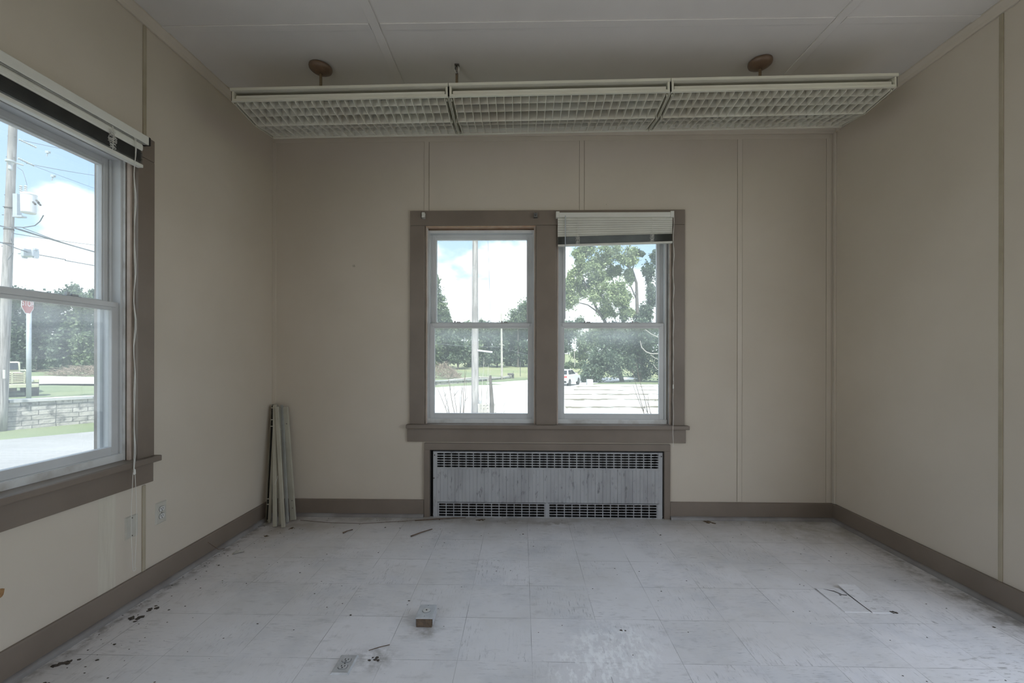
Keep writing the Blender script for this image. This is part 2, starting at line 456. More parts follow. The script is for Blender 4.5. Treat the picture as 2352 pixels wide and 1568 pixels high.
def stone_mat():
    m, t, b = mat('ashlar_stone')
    L = t.links.new
    tcn = N(t, 'ShaderNodeTexCoord')
    br = N(t, 'ShaderNodeTexBrick')
    br.inputs['Scale'].default_value = 1
    br.inputs['Brick Width'].default_value = .62
    br.inputs['Row Height'].default_value = .17
    br.inputs['Mortar Size'].default_value = .012
    br.inputs['Bias'].default_value = -.1
    dn = N(t, 'ShaderNodeTexNoise'); dn.inputs['Scale'].default_value = 1.7; dn.inputs['Detail'].default_value = 3
    L(tcn.outputs['UV'], dn.inputs['Vector'])
    dm = N(t, 'ShaderNodeVectorMath', operation='MULTIPLY_ADD'); dm.inputs[1].default_value = (.10, .045, 0); L(dn.outputs['Color'], dm.inputs[0]); L(tcn.outputs['UV'], dm.inputs[2])
    br.offset = .43
    br.squash = .7
    br.squash_frequency = 2
    br.inputs['Color1'].default_value = (.50, .47, .43, 1)
    br.inputs['Color2'].default_value = (.34, .325, .30, 1)
    br.inputs['Mortar'].default_value = (.15, .145, .14, 1)
    L(dm.outputs[0], br.inputs['Vector'])
    c = noise_mix(t, (.15, .145, .14), br.outputs['Color'], 2.6, 6, .36, .50)
    L(c, b.inputs['Base Color'])
    b.inputs['Roughness'].default_value = .9
    bump(t, b, 6, .8, .05, 5)
    return m
M['stone'] = stone_mat()
M['cap'] = simple('stone_cap', (.40, .40, .40), (.48, .475, .46), 2, .85)
M['pole'] = simple('weathered_pole', (.27, .25, .235), (.42, .40, .38), 3.5, .85, detail=7, bmp=(12, .5))
def pole_mat():
    m, t, b = mat('weathered_pole')
    g = N(t, 'ShaderNodeNewGeometry')
    v = N(t, 'ShaderNodeVectorMath', operation='MULTIPLY'); v.inputs[1].default_value = (1, 1, .05)
    t.links.new(g.outputs['Position'], v.inputs[0])
    a = noise_mix(t, (.20, .185, .175), (.40, .38, .36), 22, 5, .36, .62, vec=v.outputs[0])
    t.links.new(noise_mix(t, (.22, .205, .195), a, 1.2, 4, .30, .48), b.inputs['Base Color'])
    b.inputs['Roughness'].default_value = .85
    bump(t, b, 12, .4)
    return m
M['pole'] = pole_mat()
M['galv'] = simple('galvanised_steel', (.50, .54, .58), (.44, .48, .52), 4, .45, .3)
M['whitecan'] = simple('white_transformer_paint', (.62, .64, .66), (.70, .71, .72), 3, .4)
M['porcelain'] = simple('grey_porcelain', (.45, .47, .48), rough=.3)
M['wire'] = simple('overhead_wire', (.16, .17, .18), rough=.6)
M['truck'] = simple('pale_yellow_truck_paint', (.52, .52, .37), (.47, .47, .33), 2, .5)
M['tyre'] = simple('tyre_rubber', (.03, .03, .03), rough=.85)
M['glassdark'] = simple('car_glass', (.03, .035, .04), rough=.1)
M['carwhite'] = simple('white_car_paint', (.75, .76, .77), rough=.25)
M['red'] = simple('sign_red', (.45, .05, .05), rough=.45)
M['white'] = simple('sign_white', (.8, .8, .8), rough=.45)
M['brush'] = simple('dead_brush', (.23, .17, .13), (.33, .27, .22), 2, .9)
M['concrete_block'] = simple('white_concrete_block', (.66, .66, .65), (.58, .58, .57), 3, .85)
M['mail'] = simple('dark_mailbox', (.09, .085, .08), rough=.6)
M['railwood'] = simple('bleached_rail', (.50, .47, .42), (.40, .37, .33), 3, .85)

# ------------------------------------------------------------------ mesh helpers
class MB:
    def __init__(s):
        s.v = []; s.f = []; s.uv = {}
    def add(s, vs, fs):
        o = len(s.v)
        s.v += [Vector(p) for p in vs]
        s.f += [tuple(i + o for i in q) for q in fs]
        return s
    def box(s, x0, x1, y0, y1, z0, z1, m=None):
        x0, x1 = min(x0, x1), max(x0, x1); y0, y1 = min(y0, y1), max(y0, y1); z0, z1 = min(z0, z1), max(z0, z1)
        vs = [Vector(p) for p in ((x0,y0,z0),(x1,y0,z0),(x1,y1,z0),(x0,y1,z0),(x0,y0,z1),(x1,y0,z1),(x1,y1,z1),(x0,y1,z1))]
        if m: vs = [m @ p for p in vs]
        return s.add(vs, [(3,2,1,0),(4,5,6,7),(0,1,5,4),(1,2,6,5),(2,3,7,6),(3,0,4,7)])
    def prism(s, poly, axis, a, b, m=None):
        # poly: 2-D points; axis 'x','y','z' is the extrusion axis
        def p3(p, t):
            return {'x': Vector((t, p[0], p[1])), 'y': Vector((p[0], t, p[1])), 'z': Vector((p[0], p[1], t))}[axis]
        n = len(poly)
        vs = [p3(p, a) for p in poly] + [p3(p, b) for p in poly]
        if m: vs = [m @ p for p in vs]
        fs = [tuple(range(n - 1, -1, -1)), tuple(range(n, 2 * n))] + [(i, (i + 1) % n, n + (i + 1) % n, n + i) for i in range(n)]
        return s.add(vs, fs)
    def tube(s, pts, r, n=6, cap=True):
        pts = [Vector(p) for p in pts]
        rr = r if isinstance(r, (list, tuple)) else [r] * len(pts)
        o = len(s.v); up = None
        for i, p in enumerate(pts):
            d = (pts[min(i + 1, len(pts) - 1)] - pts[max(i - 1, 0)])
            d = d.normalized() if d.length > 1e-9 else Vector((0, 0, 1))
            if up is None or abs(up.dot(d)) > .98:
                up = Vector((0, 0, 1)) if abs(d.z) < .9 else Vector((1, 0, 0))
            a = d.cross(up).normalized(); c = a.cross(d).normalized(); up = c
            for k in range(n):
                t = 2 * math.pi * k / n
                s.v.append(p + (a * math.cos(t) + c * math.sin(t)) * rr[i])
        for i in range(len(pts) - 1):
            for k in range(n):
                s.f.append((o + i*n + k, o + i*n + (k+1) % n, o + (i+1)*n + (k+1) % n, o + (i+1)*n + k))
        if cap:
            s.f.append(tuple(o + k for k in range(n - 1, -1, -1)))
            s.f.append(tuple(o + (len(pts) - 1) * n + k for k in range(n)))
        return s
    def lathe(s, prof, n=20, m=None, c=(0, 0, 0)):
        # prof: (radius, z)
        o = len(s.v); c = Vector(c)
        for r, z in prof:
            for k in range(n):
                t = 2 * math.pi * k / n
                p = Vector((r * math.cos(t), r * math.sin(t), z))
                s.v.append((m @ p if m else p) + c)
        for i in range(len(prof) - 1):
            for k in range(n):
                s.f.append((o + i*n + k, o + i*n + (k+1) % n, o + (i+1)*n + (k+1) % n, o + (i+1)*n + k))
        s.f.append(tuple(o + k for k in range(n - 1, -1, -1)))
        s.f.append(tuple(o + (len(prof) - 1) * n + k for k in range(n)))
        return s
    def build(s, name, m, parent=None, smooth=False, bevel=0, loc=None):
        me = bpy.data.meshes.new(name)
        if parent is not None:
            off = Vector((0, 0, 0)); q = parent
            while q is not None:
                off += Vector(q.location); q = q.parent
            l = Vector((0, 0, 0))
        else:
            if loc is None:
                xs = [p.x for p in s.v]; ys = [p.y for p in s.v]; zs = [p.z for p in s.v]
                loc = ((min(xs) + max(xs)) / 2, (min(ys) + max(ys)) / 2, min(zs))
            off = Vector(loc); l = off
        me.from_pydata([tuple(p - off) for p in s.v], [], s.f)
        if s.uv:
            ul = me.uv_layers.new(name='UVMap')
            for p in me.polygons:
                if p.index in s.uv:
                    for li, c in zip(p.loop_indices, s.uv[p.index]):
                        ul.data[li].uv = c
        me.validate()
        me.update()
        o = bpy.data.objects.new(name, me)
        COL.objects.link(o)
        o.location = l
        if parent is not None: o.parent = parent
        if m is not None: me.materials.append(M[m] if isinstance(m, str) else m)
        if smooth:
            for p in me.polygons: p.use_smooth = True
        if bevel:
            k = o.modifiers.new('bevel', 'BEVEL'); k.width = bevel; k.segments = 2; k.limit_method = 'ANGLE'
        return o
def tag(o, label=None, cat=None, group=None, kind=None):
    if label: o['label'] = label
    if cat: o['category'] = cat
    if group: o['group'] = group
    if kind: o['kind'] = kind
    return o
def empty(name, loc, label, cat, group=None, kind=None):
    o = bpy.data.objects.new(name, None)
    o.empty_display_size = .1
    COL.objects.link(o)
    o.location = loc
    return tag(o, label, cat, group, kind)
def rotz(a, c):
    return Matrix.Translation(Vector(c)) @ Matrix.Rotation(a, 4, 'Z') @ Matrix.Translation(-Vector(c))

# ------------------------------------------------------------------ room shell
b = MB()
b.box(XL - WT, XR + WT, YR - WT, YB + .0, -.15, 0)
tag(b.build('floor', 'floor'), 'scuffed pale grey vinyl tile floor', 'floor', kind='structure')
b = MB(); b.box(XL - WT, XR + WT, YR - WT, YB + WT, ZC, ZC + .2)
tag(b.build('ceiling', 'ceiling'), 'white panelled ceiling with batten seams', 'ceiling', kind='structure')

def wall_boxes(b, a0, a1, holes, z0, z1, fn):
    # holes: (a, b, z0, z1) sorted along the wall; fn(a0,a1,z0,z1) adds a box
    cur = a0
    for h in holes:
        fn(cur, h[0], z0, z1)
        fn(h[0], h[1], z0, h[2])
        fn(h[0], h[1], h[3], z1)
        cur = h[1]
    fn(cur, a1, z0, z1)
RB0, RB1, RBZ = -.708, 1.093, .519           # radiator recess
b = MB()
f = lambda a0, a1, z0, z1: b.box(a0, a1, YB, YB + WT, z0, z1) if a1 > a0 and z1 > z0 else None
# wall below the sills keeps a recess for the radiator
f(XL - WT, BX0, -1.3, ZC); f(BX3, XR + WT, -1.3, ZC)
f(BX1, BX2, BZ0, ZC)
f(BX0, BX1, BZ1, ZC); f(BX2, BX3, BZ1, ZC)
f(BX0, BX3, RBZ, BZ0); f(BX0, RB0, -1.3, RBZ); f(RB1, BX3, -1.3, RBZ)
b.box(RB0, RB1, YB + .16, YB + WT, 0, RBZ); b.box(RB0, RB1, YB, YB + WT, -1.3, 0)
tag(b.build('wall_back', 'wall'), 'cream panelled wall around the double window', 'wall', kind='structure')
b = MB()
f = lambda a0, a1, z0, z1: b.box(XL - WT, XL, a0, a1, z0, z1)
wall_boxes(b, YR - WT, YB, [(PY0, PY1, SZ0, SZ1), (LY0, LY1, BZ0, BZ1), (LY2, LY3, BZ0, BZ1)], -1.3, ZC, f)
tag(b.build('wall_left', 'wall_stain'), 'cream panelled wall holding the cropped window', 'wall', kind='structure')
b = MB()
f = lambda a0, a1, z0, z1: b.box(XR, XR + WT, a0, a1, z0, z1)
wall_boxes(b, YR - WT, YB, [(SY0, SY1, SZ0, SZ1)], -1.3, ZC, f)
tag(b.build('wall_right', 'wall'), 'blank cream panelled wall opposite the cropped window', 'wall', kind='structure')
b = MB()
b.box(XL, XR, YR - WT, YR, -1.3, ZC)
tag(b.build('wall_rear', 'wall'), 'cream wall behind the camera', 'wall', kind='structure')
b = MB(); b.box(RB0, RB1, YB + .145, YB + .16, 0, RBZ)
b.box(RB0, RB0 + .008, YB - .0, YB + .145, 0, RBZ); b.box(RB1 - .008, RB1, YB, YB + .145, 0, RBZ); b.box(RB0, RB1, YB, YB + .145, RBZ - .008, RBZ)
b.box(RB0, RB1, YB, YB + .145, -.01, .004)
tag(b.build('trim_1', 'recess'), 'lining of the radiator recess, coloured black for its shade', 'trim', kind='structure')

# mouldings, battens, baseboards
MZ = 2.942
tn = [1]
def trim(b, m, label, cat='trim', bevel=.002):
    tn[0] += 1
    return tag(b.build('trim_%d' % tn[0], m, bevel=bevel), label, cat, kind='structure')
def mould(axis, a0, a1, wall, sgn):
    # small cove between wall and ceiling
    prof = [(0, ZC), (.042, ZC), (.042, ZC - .010), (.018, ZC - .026), (.012, MZ), (0, MZ)]
    poly = [(wall + sgn * p, z) for p, z in prof]
    return MB().prism(poly, axis, a0, a1)
trim(mould('x', XL, XR, YB, -1), 'batten', 'cream ceiling moulding above the double window wall')
trim(mould('y', YR, YB - .043, XL, 1), 'batten', 'cream ceiling moulding along the wall with the cropped window')
trim(mould('y', YR, YB - .043, XR, -1), 'batten', 'cream ceiling moulding along the windowless wall')
M['gap'] = simple('seam_gap', (.20, .17, .12), (.26, .225, .165), 20, .8)
M['batten_tan'] = simple('tan_batten', (.33, .285, .20), (.40, .35, .26), 6, .5)
def vbat(x, w_, z0, z1, label, t=.006):
    o = trim(MB().box(x - w_ / 2, x + w_ / 2, YB - t, YB, z0, z1), 'batten', label, 'batten', .001)
    for xx, gw in ((x + w_ / 2, .0035), (x - w_ / 2 - .0015, .0015)):
        MB().box(xx, xx + gw, YB - .0008, YB, z0, z1).build('seam_gap', 'gap', o)
trim(MB().box(XL + .02, XR - .04, YB - .004, YB, MZ - .036, MZ), 'batten', 'flat cream strip under the moulding over the double window', 'batten', .0015)
vbat(-.739, .034, 2.366, MZ - .036, 'cream wall batten rising from the left end of the double window casing')
vbat(.462, .034, 2.366, MZ - .036, 'cream wall batten rising above the raised blind')
vbat(1.668, .034, .135, MZ - .036, 'full height cream batten between double window and blank corner')
vbat(2.339, .034, .135, MZ - .036, 'full height cream batten in the corner by the windowless wall')
trim(MB().box(XR - .014, XR, YB - .03, YB, .13, MZ), 'batten', 'cream corner bead beside the windowless wall', 'batten')
trim(MB().box(XL, XL + .03, YB - .005, YB, .13, MZ - .036), 'batten', 'cream corner batten behind the leaning blind rails', 'batten')
trim(MB().box(XL, XL + .006, 2.279, 2.299, 2.372, MZ), 'batten_tan', 'cream batten above the cropped window head', 'batten')
trim(MB().box(XL, XL + .006, 2.279, 2.299, .13, .572), 'batten_tan', 'cream batten between blank plate and wall outlet', 'batten')
trim(MB().box(XR - .006, XR, 2.280, 2.300, .13, MZ), 'batten_tan', 'full height cream batten on the windowless wall', 'batten')
for x, lab in ((-.778, 'white ceiling batten running toward the exposed fixture hanger'), (1.637, 'white ceiling batten running past the far canopy')):
    trim(MB().box(x - .024, x + .024, YR, YB - .05, ZC - .007, ZC), 'ceiling', lab, 'batten', .002)
for a0, a1, lab in ((XL + .04, -.805, 'short cross batten on the ceiling near the cropped window'), (-.75, 1.61, 'long cross batten across the ceiling middle'), (1.664, XR - .04, 'short cross batten on the ceiling by the windowless wall')):
    trim(MB().box(a0, a1, 2.35, 2.398, ZC - .006, ZC), 'ceiling', lab, 'batten', .002)

def baseboard(name, axis, a0, a1, wall, sgn, label):
    r = empty(name, (0, 0, 0), label, 'baseboard', kind='structure')
    H = .130
    poly = [(wall, 0), (wall + sgn * .016, 0), (wall + sgn * .016, H - .006), (wall + sgn * .011, H), (wall, H)]
    MB().prism(poly, axis, a0, a1).build('board', 'trim', r)
    q = [(wall + sgn * .016, 0)] + [(wall + sgn * (.016 + .022 * math.sin(k * math.pi / 12)), .024 * math.cos(k * math.pi / 12)) for k in range(0, 7)]
    MB().prism(q, axis, a0, a1).build('shoe_moulding', 'shoe', r, smooth=False)
    return r
baseboard('baseboard_left', 'y', YR, YB - .016, XL, 1, 'taupe baseboard under the cropped window')
baseboard('baseboard_right', 'y', YR, YB - .016, XR, -1, 'taupe baseboard along the windowless wall')
baseboard('baseboard_back', 'x', XL + .016, RB0 - .046, YB, -1, 'taupe baseboard between leaning blind rails and radiator')
baseboard('baseboard_back.001', 'x', RB1 + .048, XR - .016, YB, -1, 'taupe baseboard between radiator and windowless wall')

# radiator surround trim
b = MB()
y0 = YB - .02
b.box(RB0 - .044, RB1 + .046, y0, YB, RBZ, RBZ + .052)
b.box(RB0 - .044, RB0, y0, YB, 0, RBZ)
b.box(RB1, RB1 + .046, y0, YB, 0, RBZ)
trim(b, 'trim', 'taupe trim framing the radiator recess')

# ------------------------------------------------------------------ windows
def frame_boxes(b, a0, a1, z0, z1, wa0, wa1, wz0, wz1, fn):
    fn(a0, a0 + wa0, z0, z1); fn(a1 - wa1, a1, z0, z1)
    fn(a0 + wa0, a1 - wa1, z0, z0 + wz0); fn(a0 + wa0, a1 - wa1, z1 - wz1, z1)
def window(name, label, units, to, head_joint):
    """units: list of (open0, open1, sash0, sash1); to(a, d, z) maps along-wall, depth outwards, height to a point"""
    root = empty(name, to((units[0][0] + units[-1][1]) / 2, 0, BZ0), label, 'window', kind='structure')
    def bx(b, a0, a1, d0, d1, z0, z1):
        p, q = to(a0, d0, z0), to(a1, d1, z1)
        b.box(p[0], q[0], p[1], q[1], p[2], q[2])
    o0, o1 = units[0][0], units[-1][1]
    # casing: side boards, mullion board, head board
    cz1 = 2.366
    hb = MB(); bx(hb, o0 - .112, o1 + .09 if name == 'window_2' else o1 + .102, -.020, 0, BZ1, cz1); hb.build('head_casing', 'trim', root, bevel=.002)
    for a0, a1 in ((o0 - .112, o0), (o1, o1 + (.09 if name == 'window_2' else .102))):
        s = MB(); bx(s, a0, a1, -.020, 0, BZ0 + .0, BZ1 - .0015); s.build('side_casing', 'trim', root, bevel=.002)
    if len(units) > 1:
        s = MB(); bx(s, units[0][1], units[1][0], -.020, 0, BZ0, BZ1 - .0015); s.build('mullion_casing', 'trim', root, bevel=.002)
    st = MB(); bx(st, o0 - .135, o1 + .12, -.048, .0, BZ0 - .03, BZ0)
    for u in units: bx(st, u[0] - .002, u[1] + .002, -.044, .09, BZ0 - .028, BZ0 + .002)
    st.build('stool', 'trim', root, bevel=.004)
    ap = MB(); bx(ap, o0 - .132, o1 + .10, -.018, 0, BZ0 - .135, BZ0 - .03); ap.build('apron', 'trim', root, bevel=.002)
    for (a0, a1, s0, s1) in units:
        # old wooden jamb lining and head
        j = MB()
        bx(j, a0 - .003, a0 + .006, 0, .20, BZ0, BZ1); bx(j, a1 - .006, a1 + .003, 0, .20, BZ0, BZ1)
        j.build('jamb_lining', 'dirtywood', root)
        h = MB(); bx(h, a0 + .006, a1 - .006, .0, .20, BZ1 - .006, BZ1 + .002); h.build('head_lining', 'rawwood', root)
        stp = MB()
        for x0, x1 in ((a0 + .006, a0 + .017), (a1 - .017, a1 - .006)):
            bx(stp, x0, x1, .034, .046, BZ0, BZ1 - .006)
            ps = MB(); bx(ps, x0, x1, .006, .024, BZ0, BZ1 - .006); ps.build('window_stop', 'pinkwood', root, bevel=.002)
        stp.build('window_stop', 'oldwhite', root, bevel=.002)
        # vinyl frame
        fr = MB()
        frame_boxes(fr, s0 - .014, s1 + .014, .735, 2.232, .014, .014, .02, .022, lambda p, q, r, t: bx(fr, p, q, .045, .135, r, t))
        frame_boxes(fr, s0 - .020, s1 + .020, .73, 2.238, .034, .034, .02, .030, lambda p, q, r, t: bx(fr, p, q, .135, .15, r, t))
        bx(fr, s0, s0 + .012, .088, .096, 1.50, 2.21); bx(fr, s1 - .012, s1, .088, .096, 1.50, 2.21)
        fr.build('vinyl_frame', 'vinyl', root, bevel=.0015)
        sl = MB(); bx(sl, s0 - .022, s1 + .020, .040, .17, BZ0 - .0, .752); sl.build('white_sill', 'oldwhite', root, bevel=.003)
        # lower sash (room side) and upper sash (outside)
        lo = MB()
        frame_boxes(lo, s0, s1, .754, 1.503, .038, .037, .040, .040, lambda p, q, r, t: bx(lo, p, q, .055, .085, r, t))
        bx(lo, s0 + .02, s1 - .02, .048, .055, 1.478, 1.503)
        lo = lo.build('lower_sash', 'vinyl', root, bevel=.002)
        g = MB(); bx(g, s0 + .036, s1 - .035, .068, .072, .792, 1.465); g.build('pane', 'pane_low', lo)
        for fa in (.27, .73):
            c = s0 + (s1 - s0) * fa
            k = MB(); bx(k, c - .035, c + .035, .058, .08, 1.503, 1.508); bx(k, c - .008, c + .022, .06, .078, 1.508, 1.516); bx(k, c - .028, c - .016, .062, .076, 1.508, 1.522)
            k.build('sash_lock', 'steel', lo, bevel=.001)
        up = MB()
        frame_boxes(up, s0 + .006, s1 - .006, 1.475, 2.212, .040, .040, .038, .042, lambda p, q, r, t: bx(up, p, q, .098, .126, r, t))
        frame_boxes(up, s0 + .030, s1 - .030, 1.50, 2.188, .010, .010, .010, .010, lambda p, q, r, t: bx(up, p, q, .094, .098, r, t))
        up = up.build('upper_sash', 'vinyl', root, bevel=.002)
        g = MB(); bx(g, s0 + .044, s1 - .044, .110, .114, 1.511, 2.172); g.build('pane', 'pane', up)
    return root
window('window_1', 'white sash window in taupe casing, cropped by the picture edge',
       [(LY0, LY1, .373, 1.18), (LY2, LY3, 1.394, 2.204)], lambda a, d, z: (XL - d, a, z), None)
window('window_2', 'double white sash window in taupe casing above the radiator',
       [(BX0, BX1, -.724, .086), (BX2, BX3, .297, 1.112)], lambda a, d, z: (a, YB + d, z), None)
# plain unglazed openings added beside the camera to let in fill light
def plain(k, label, c, fn, a0, a1, z0, z1):
    r = empty('window_%d' % k, c, label, 'window', kind='structure')  # an opening added for fill light, not a real window
    b = MB(); frame_boxes(b, a0, a1, z0, z1, .04, .04, .04, .04, lambda p, q, s, t: fn(b, p, q, s, t)); b.build('window_frame', 'vinyl', r)  # frame of the added fill-light opening
plain(3, 'wide unglazed opening added beside the camera for fill light, opposite the cropped window', (XR, .74, SZ0), lambda b, p, q, s, t: b.box(XR + .06, XR + .12, p, q, s, t), SY0, SY1, SZ0, SZ1)
plain(4, 'unglazed opening added beside the camera for fill light, on the side of the cropped window', (XL, -.95, SZ0), lambda b, p, q, s, t: b.box(XL - .12, XL - .06, p, q, s, t), PY0, PY1, SZ0, SZ1)

# ------------------------------------------------------------------ blinds
def blind_back():
    y = YB - .053
    r = empty('window_blind', (.706, y, 2.34), 'half raised pale slatted blind on the right half of the double window', 'blind')
    b = MB(); b.box(.268, 1.143, y, YB - .022, 2.302, 2.338); b.build('headrail', 'blind', r, bevel=.003)
    for x in (.260, 1.125):
        b = MB(); b.box(x, x + .026, y - .006, YB - .020, 2.298, 2.344); b.build('end_bracket', 'blind', r, bevel=.002)
    zl = lambda x, a, c: a + (c - a) * (x - .273) / .868
    b = MB()
    for k in range(8):                              # hanging closed slats
        zt = 2.302 - k * .0175
        m = 1 if k < 7 else .9
        dl = (2.158 - 2.16) * k / 7; dr = (2.178 - 2.16) * k / 7
        x0, x1 = .274, 1.141
        vs = []
        for q in range(5):
            t = q / 4; cv = .003 * math.sin(math.pi * t)
            for x, dz in ((x0, dl), (x1, dr)):
                vs.append((x, y + .004 + .010 * (1 - t) - cv + k * .0004, zt - t * .024 + dz))
        b.add(vs, [(2*q, 2*q+1, 2*q+3, 2*q+2) for q in range(4)])
    b.build('hanging_slats', 'blind', r)
    b = MB()
    for k in range(20):                             # gathered stack, sagging to the left
        za = 2.153 - k * .0034; zb = 2.176 - k * .0034
        j = R0.uniform(-.002, .002)
        vs = []
        for q in range(4):
            t = q / 3
            for x, z in ((.276, za), (1.139, zb)):
                vs.append((x + j, y + .001 + .025 * t + j, z + .0022 * math.sin(math.pi * t)))
        b.add(vs, [(2*q, 2*q+1, 2*q+3, 2*q+2) for q in range(3)])
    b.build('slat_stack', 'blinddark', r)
    b = MB()
    vs = []
    for x, z in ((.275, 2.080), (1.140, 2.103)):
        vs += [(x, y - .001, z), (x, y + .026, z), (x, y + .026, z + .014), (x, y - .001, z + .014)]
    b.add(vs, [(0,1,2,3),(7,6,5,4),(0,4,5,1),(1,5,6,2),(2,6,7,3),(3,7,4,0)])
    b.build('bottom_rail', 'blind', r, bevel=.002)
    for x, z0 in ((.425, 2.078), (.985, 2.093)):
        pts = [(x + R0.uniform(-.003, .003), y - .004 - (.006 * abs(math.sin(k * 1.9)) if k > 8 else 0), 2.30 - k * (2.30 - z0) / 16) for k in range(17)]
        b = MB().tube(pts, .0012, 5)
        for k in range(7):
            zz = z0 + .02 + k * .009
            q = [(x + .016 * math.cos(t * .9 + k) , y - .006 - .005 * math.sin(t * .7), zz + .004 * math.sin(t * 1.7)) for t in range(8)]
            b.tube(q, .0010, 4)
        b.build('ladder_cord', 'cord', r)
    b = MB().tube([(.331, y - .004, 2.312), (.330, y - .005, 2.0), (.3305, y - .004, 1.53)], .003, 8); b.build('tilt_wand', 'galv', r)
    pts = [(1.146 + .003 * math.sin(k * 1.3), y - .006, 2.31 - k * .05) for k in range(36)]
    b = MB().tube(pts, .0016, 5)
    b.tube([(p[0] + .0035 * math.cos(k * 1.1), p[1] - .001, p[2]) for k, p in enumerate(pts[:26])], .0012, 5)
    b.lathe([(.003, 0), (.005, .006), (.004, .03), (.002, .034)], 8, c=(1.146, y - .006, 1.0))
    b.build('pull_cord', 'cord', r)
blind_back()
def blind_left():
    x = XL + .058
    y0, y1 = 1.372, 2.252
    r = empty('window_blind', (x, 1.8, 2.34), 'raised pale slatted blind on the cropped window with looped cord', 'blind')
    b = MB(); b.prism([(XL + .021, 2.312), (x, 2.306), (x, 2.349), (XL + .021, 2.349)], 'y', y0, y1); b.build('headrail', 'blind', r, bevel=.003)
    b = MB(); b.box(XL + .022, x - .001, y1, y1 + .012, 2.308, 2.349); b.build('end_cap', 'black', r, bevel=.001)
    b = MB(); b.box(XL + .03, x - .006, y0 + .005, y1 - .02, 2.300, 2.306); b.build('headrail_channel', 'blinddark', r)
    b = MB()
    for k in range(3):
        vs = []
        for q in range(4):
            t = q / 3
            for y in (y0 + .01, y1 - .035):
                vs.append((x - .010 + .006 * math.sin(math.pi * t) + .004 * t, y, 2.300 - k * .006 - t * .026))
        b.add(vs, [(2*q, 2*q+1, 2*q+3, 2*q+2) for q in range(3)])
    b.build('hanging_slats', 'blind', r)
    b = MB()
    for k in range(18):
        z = 2.262 - k * .0036; j = R0.uniform(-.004, .004)
        vs = []
        for q in range(4):
            t = q / 3
            for y in (y0 + .012, y1 - .035 + j):
                vs.append((x - .028 + .025 * t + j * .3, y, z + .0022 * math.sin(math.pi * t)))
        b.add(vs, [(2*q, 2*q+1, 2*q+3, 2*q+2) for q in range(3)])
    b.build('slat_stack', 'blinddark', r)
    b = MB(); b.box(x - .029, x + .0, y0 + .012, y1 - .034, 2.178, 2.194); b.build('bottom_rail', 'blind', r, bevel=.003)
    b = MB()
    for k in range(14):
        q = [(x + .002 + .006 * math.sin(t * .8 + k), 2.045 + .018 * math.cos(t * .9 + k * 1.7), 2.20 + k * .006 + .004 * math.sin(t * 1.4)) for t in range(9)]
        b.tube(q, .0011, 4)
    b.tube([(x + .002, 2.045, 2.30), (x + .004, 2.05, 2.28), (x + .002, 2.045, 2.19)], .0015, 5)
    b.build('ladder_cord', 'cord', r)
    pts = [(x + .004 + .002 * math.sin(k), 2.163 + .002 * math.sin(k * 1.3), 2.30 - k * .044) for k in range(38)]
    b = MB()
    b.tube([(x - .004, 2.160, 2.312)] + pts, .0017, 5)
    b.tube([(p[0], p[1] + .004 * math.cos(k * .9) + .003, p[2]) for k, p in enumerate(pts)], .0014, 5)
    z = pts[-1][2]
    b.lathe([(.003, -.012), (.006, -.008), (.005, .012), (.002, .016)], 8, c=(x + .004, 2.164, z))
    loop = [(x + .003, 2.158 - .010 * math.sin(t / 16 * math.pi), z - t / 16 * (z - .205)) for t in range(17)]
    loop += [(x + .003, 2.160 + .012 * (1 - math.cos(t / 8 * math.pi)) / 1 * .75 - .002, .205 - .016 * math.sin(t / 8 * math.pi)) for t in range(1, 8)]
    loop += [(x + .003, 2.168 + .010 * math.sin((16 - t) / 16 * math.pi) , z - (16 - t) / 16 * (z - .205)) for t in range(0, 17)]
    b.tube(loop, .0012, 5)
    b.build('pull_cord', 'cord', r)
blind_left()
# brackets left behind where a blind was taken down
r = empty('blind_bracket', (-.759, YB - .02, 2.30), 'small white blind bracket on the left end of the head casing', 'bracket', 'empty blind brackets')
b = MB(); b.box(-.770, -.744, YB - .050, YB - .047, 2.302, 2.344); b.box(-.770, -.767, YB - .05, YB - .02, 2.302, 2.344); b.box(-.770, -.744, YB - .05, YB - .02, 2.302, 2.305); b.box(-.770, -.744, YB - .023, YB - .0195, 2.302, 2.344)
b.build('bracket_plate', 'blind', r)
r = empty('blind_bracket', (.105, YB - .02, 2.30), 'open metal blind bracket on the casing above the mullion', 'bracket', 'empty blind brackets')
b = MB(); b.box(.093, .118, YB - .048, YB - .02, 2.303, 2.306); b.box(.093, .096, YB - .045, YB - .02, 2.303, 2.344); b.box(.115, .118, YB - .045, YB - .02, 2.303, 2.344); b.box(.093, .118, YB - .023, YB - .0195, 2.303, 2.344); b.box(.093, .118, YB - .048, YB - .045, 2.303, 2.312)
b.build('bracket_plate', 'steel', r)
b = MB(); b.lathe([(.004, 0), (.004, .004), (.002, .005)], 8, Matrix.Rotation(math.pi / 2, 4, 'X'), (.105, YB - .023, 2.325)); b.build('screw', 'darkmetal', r)

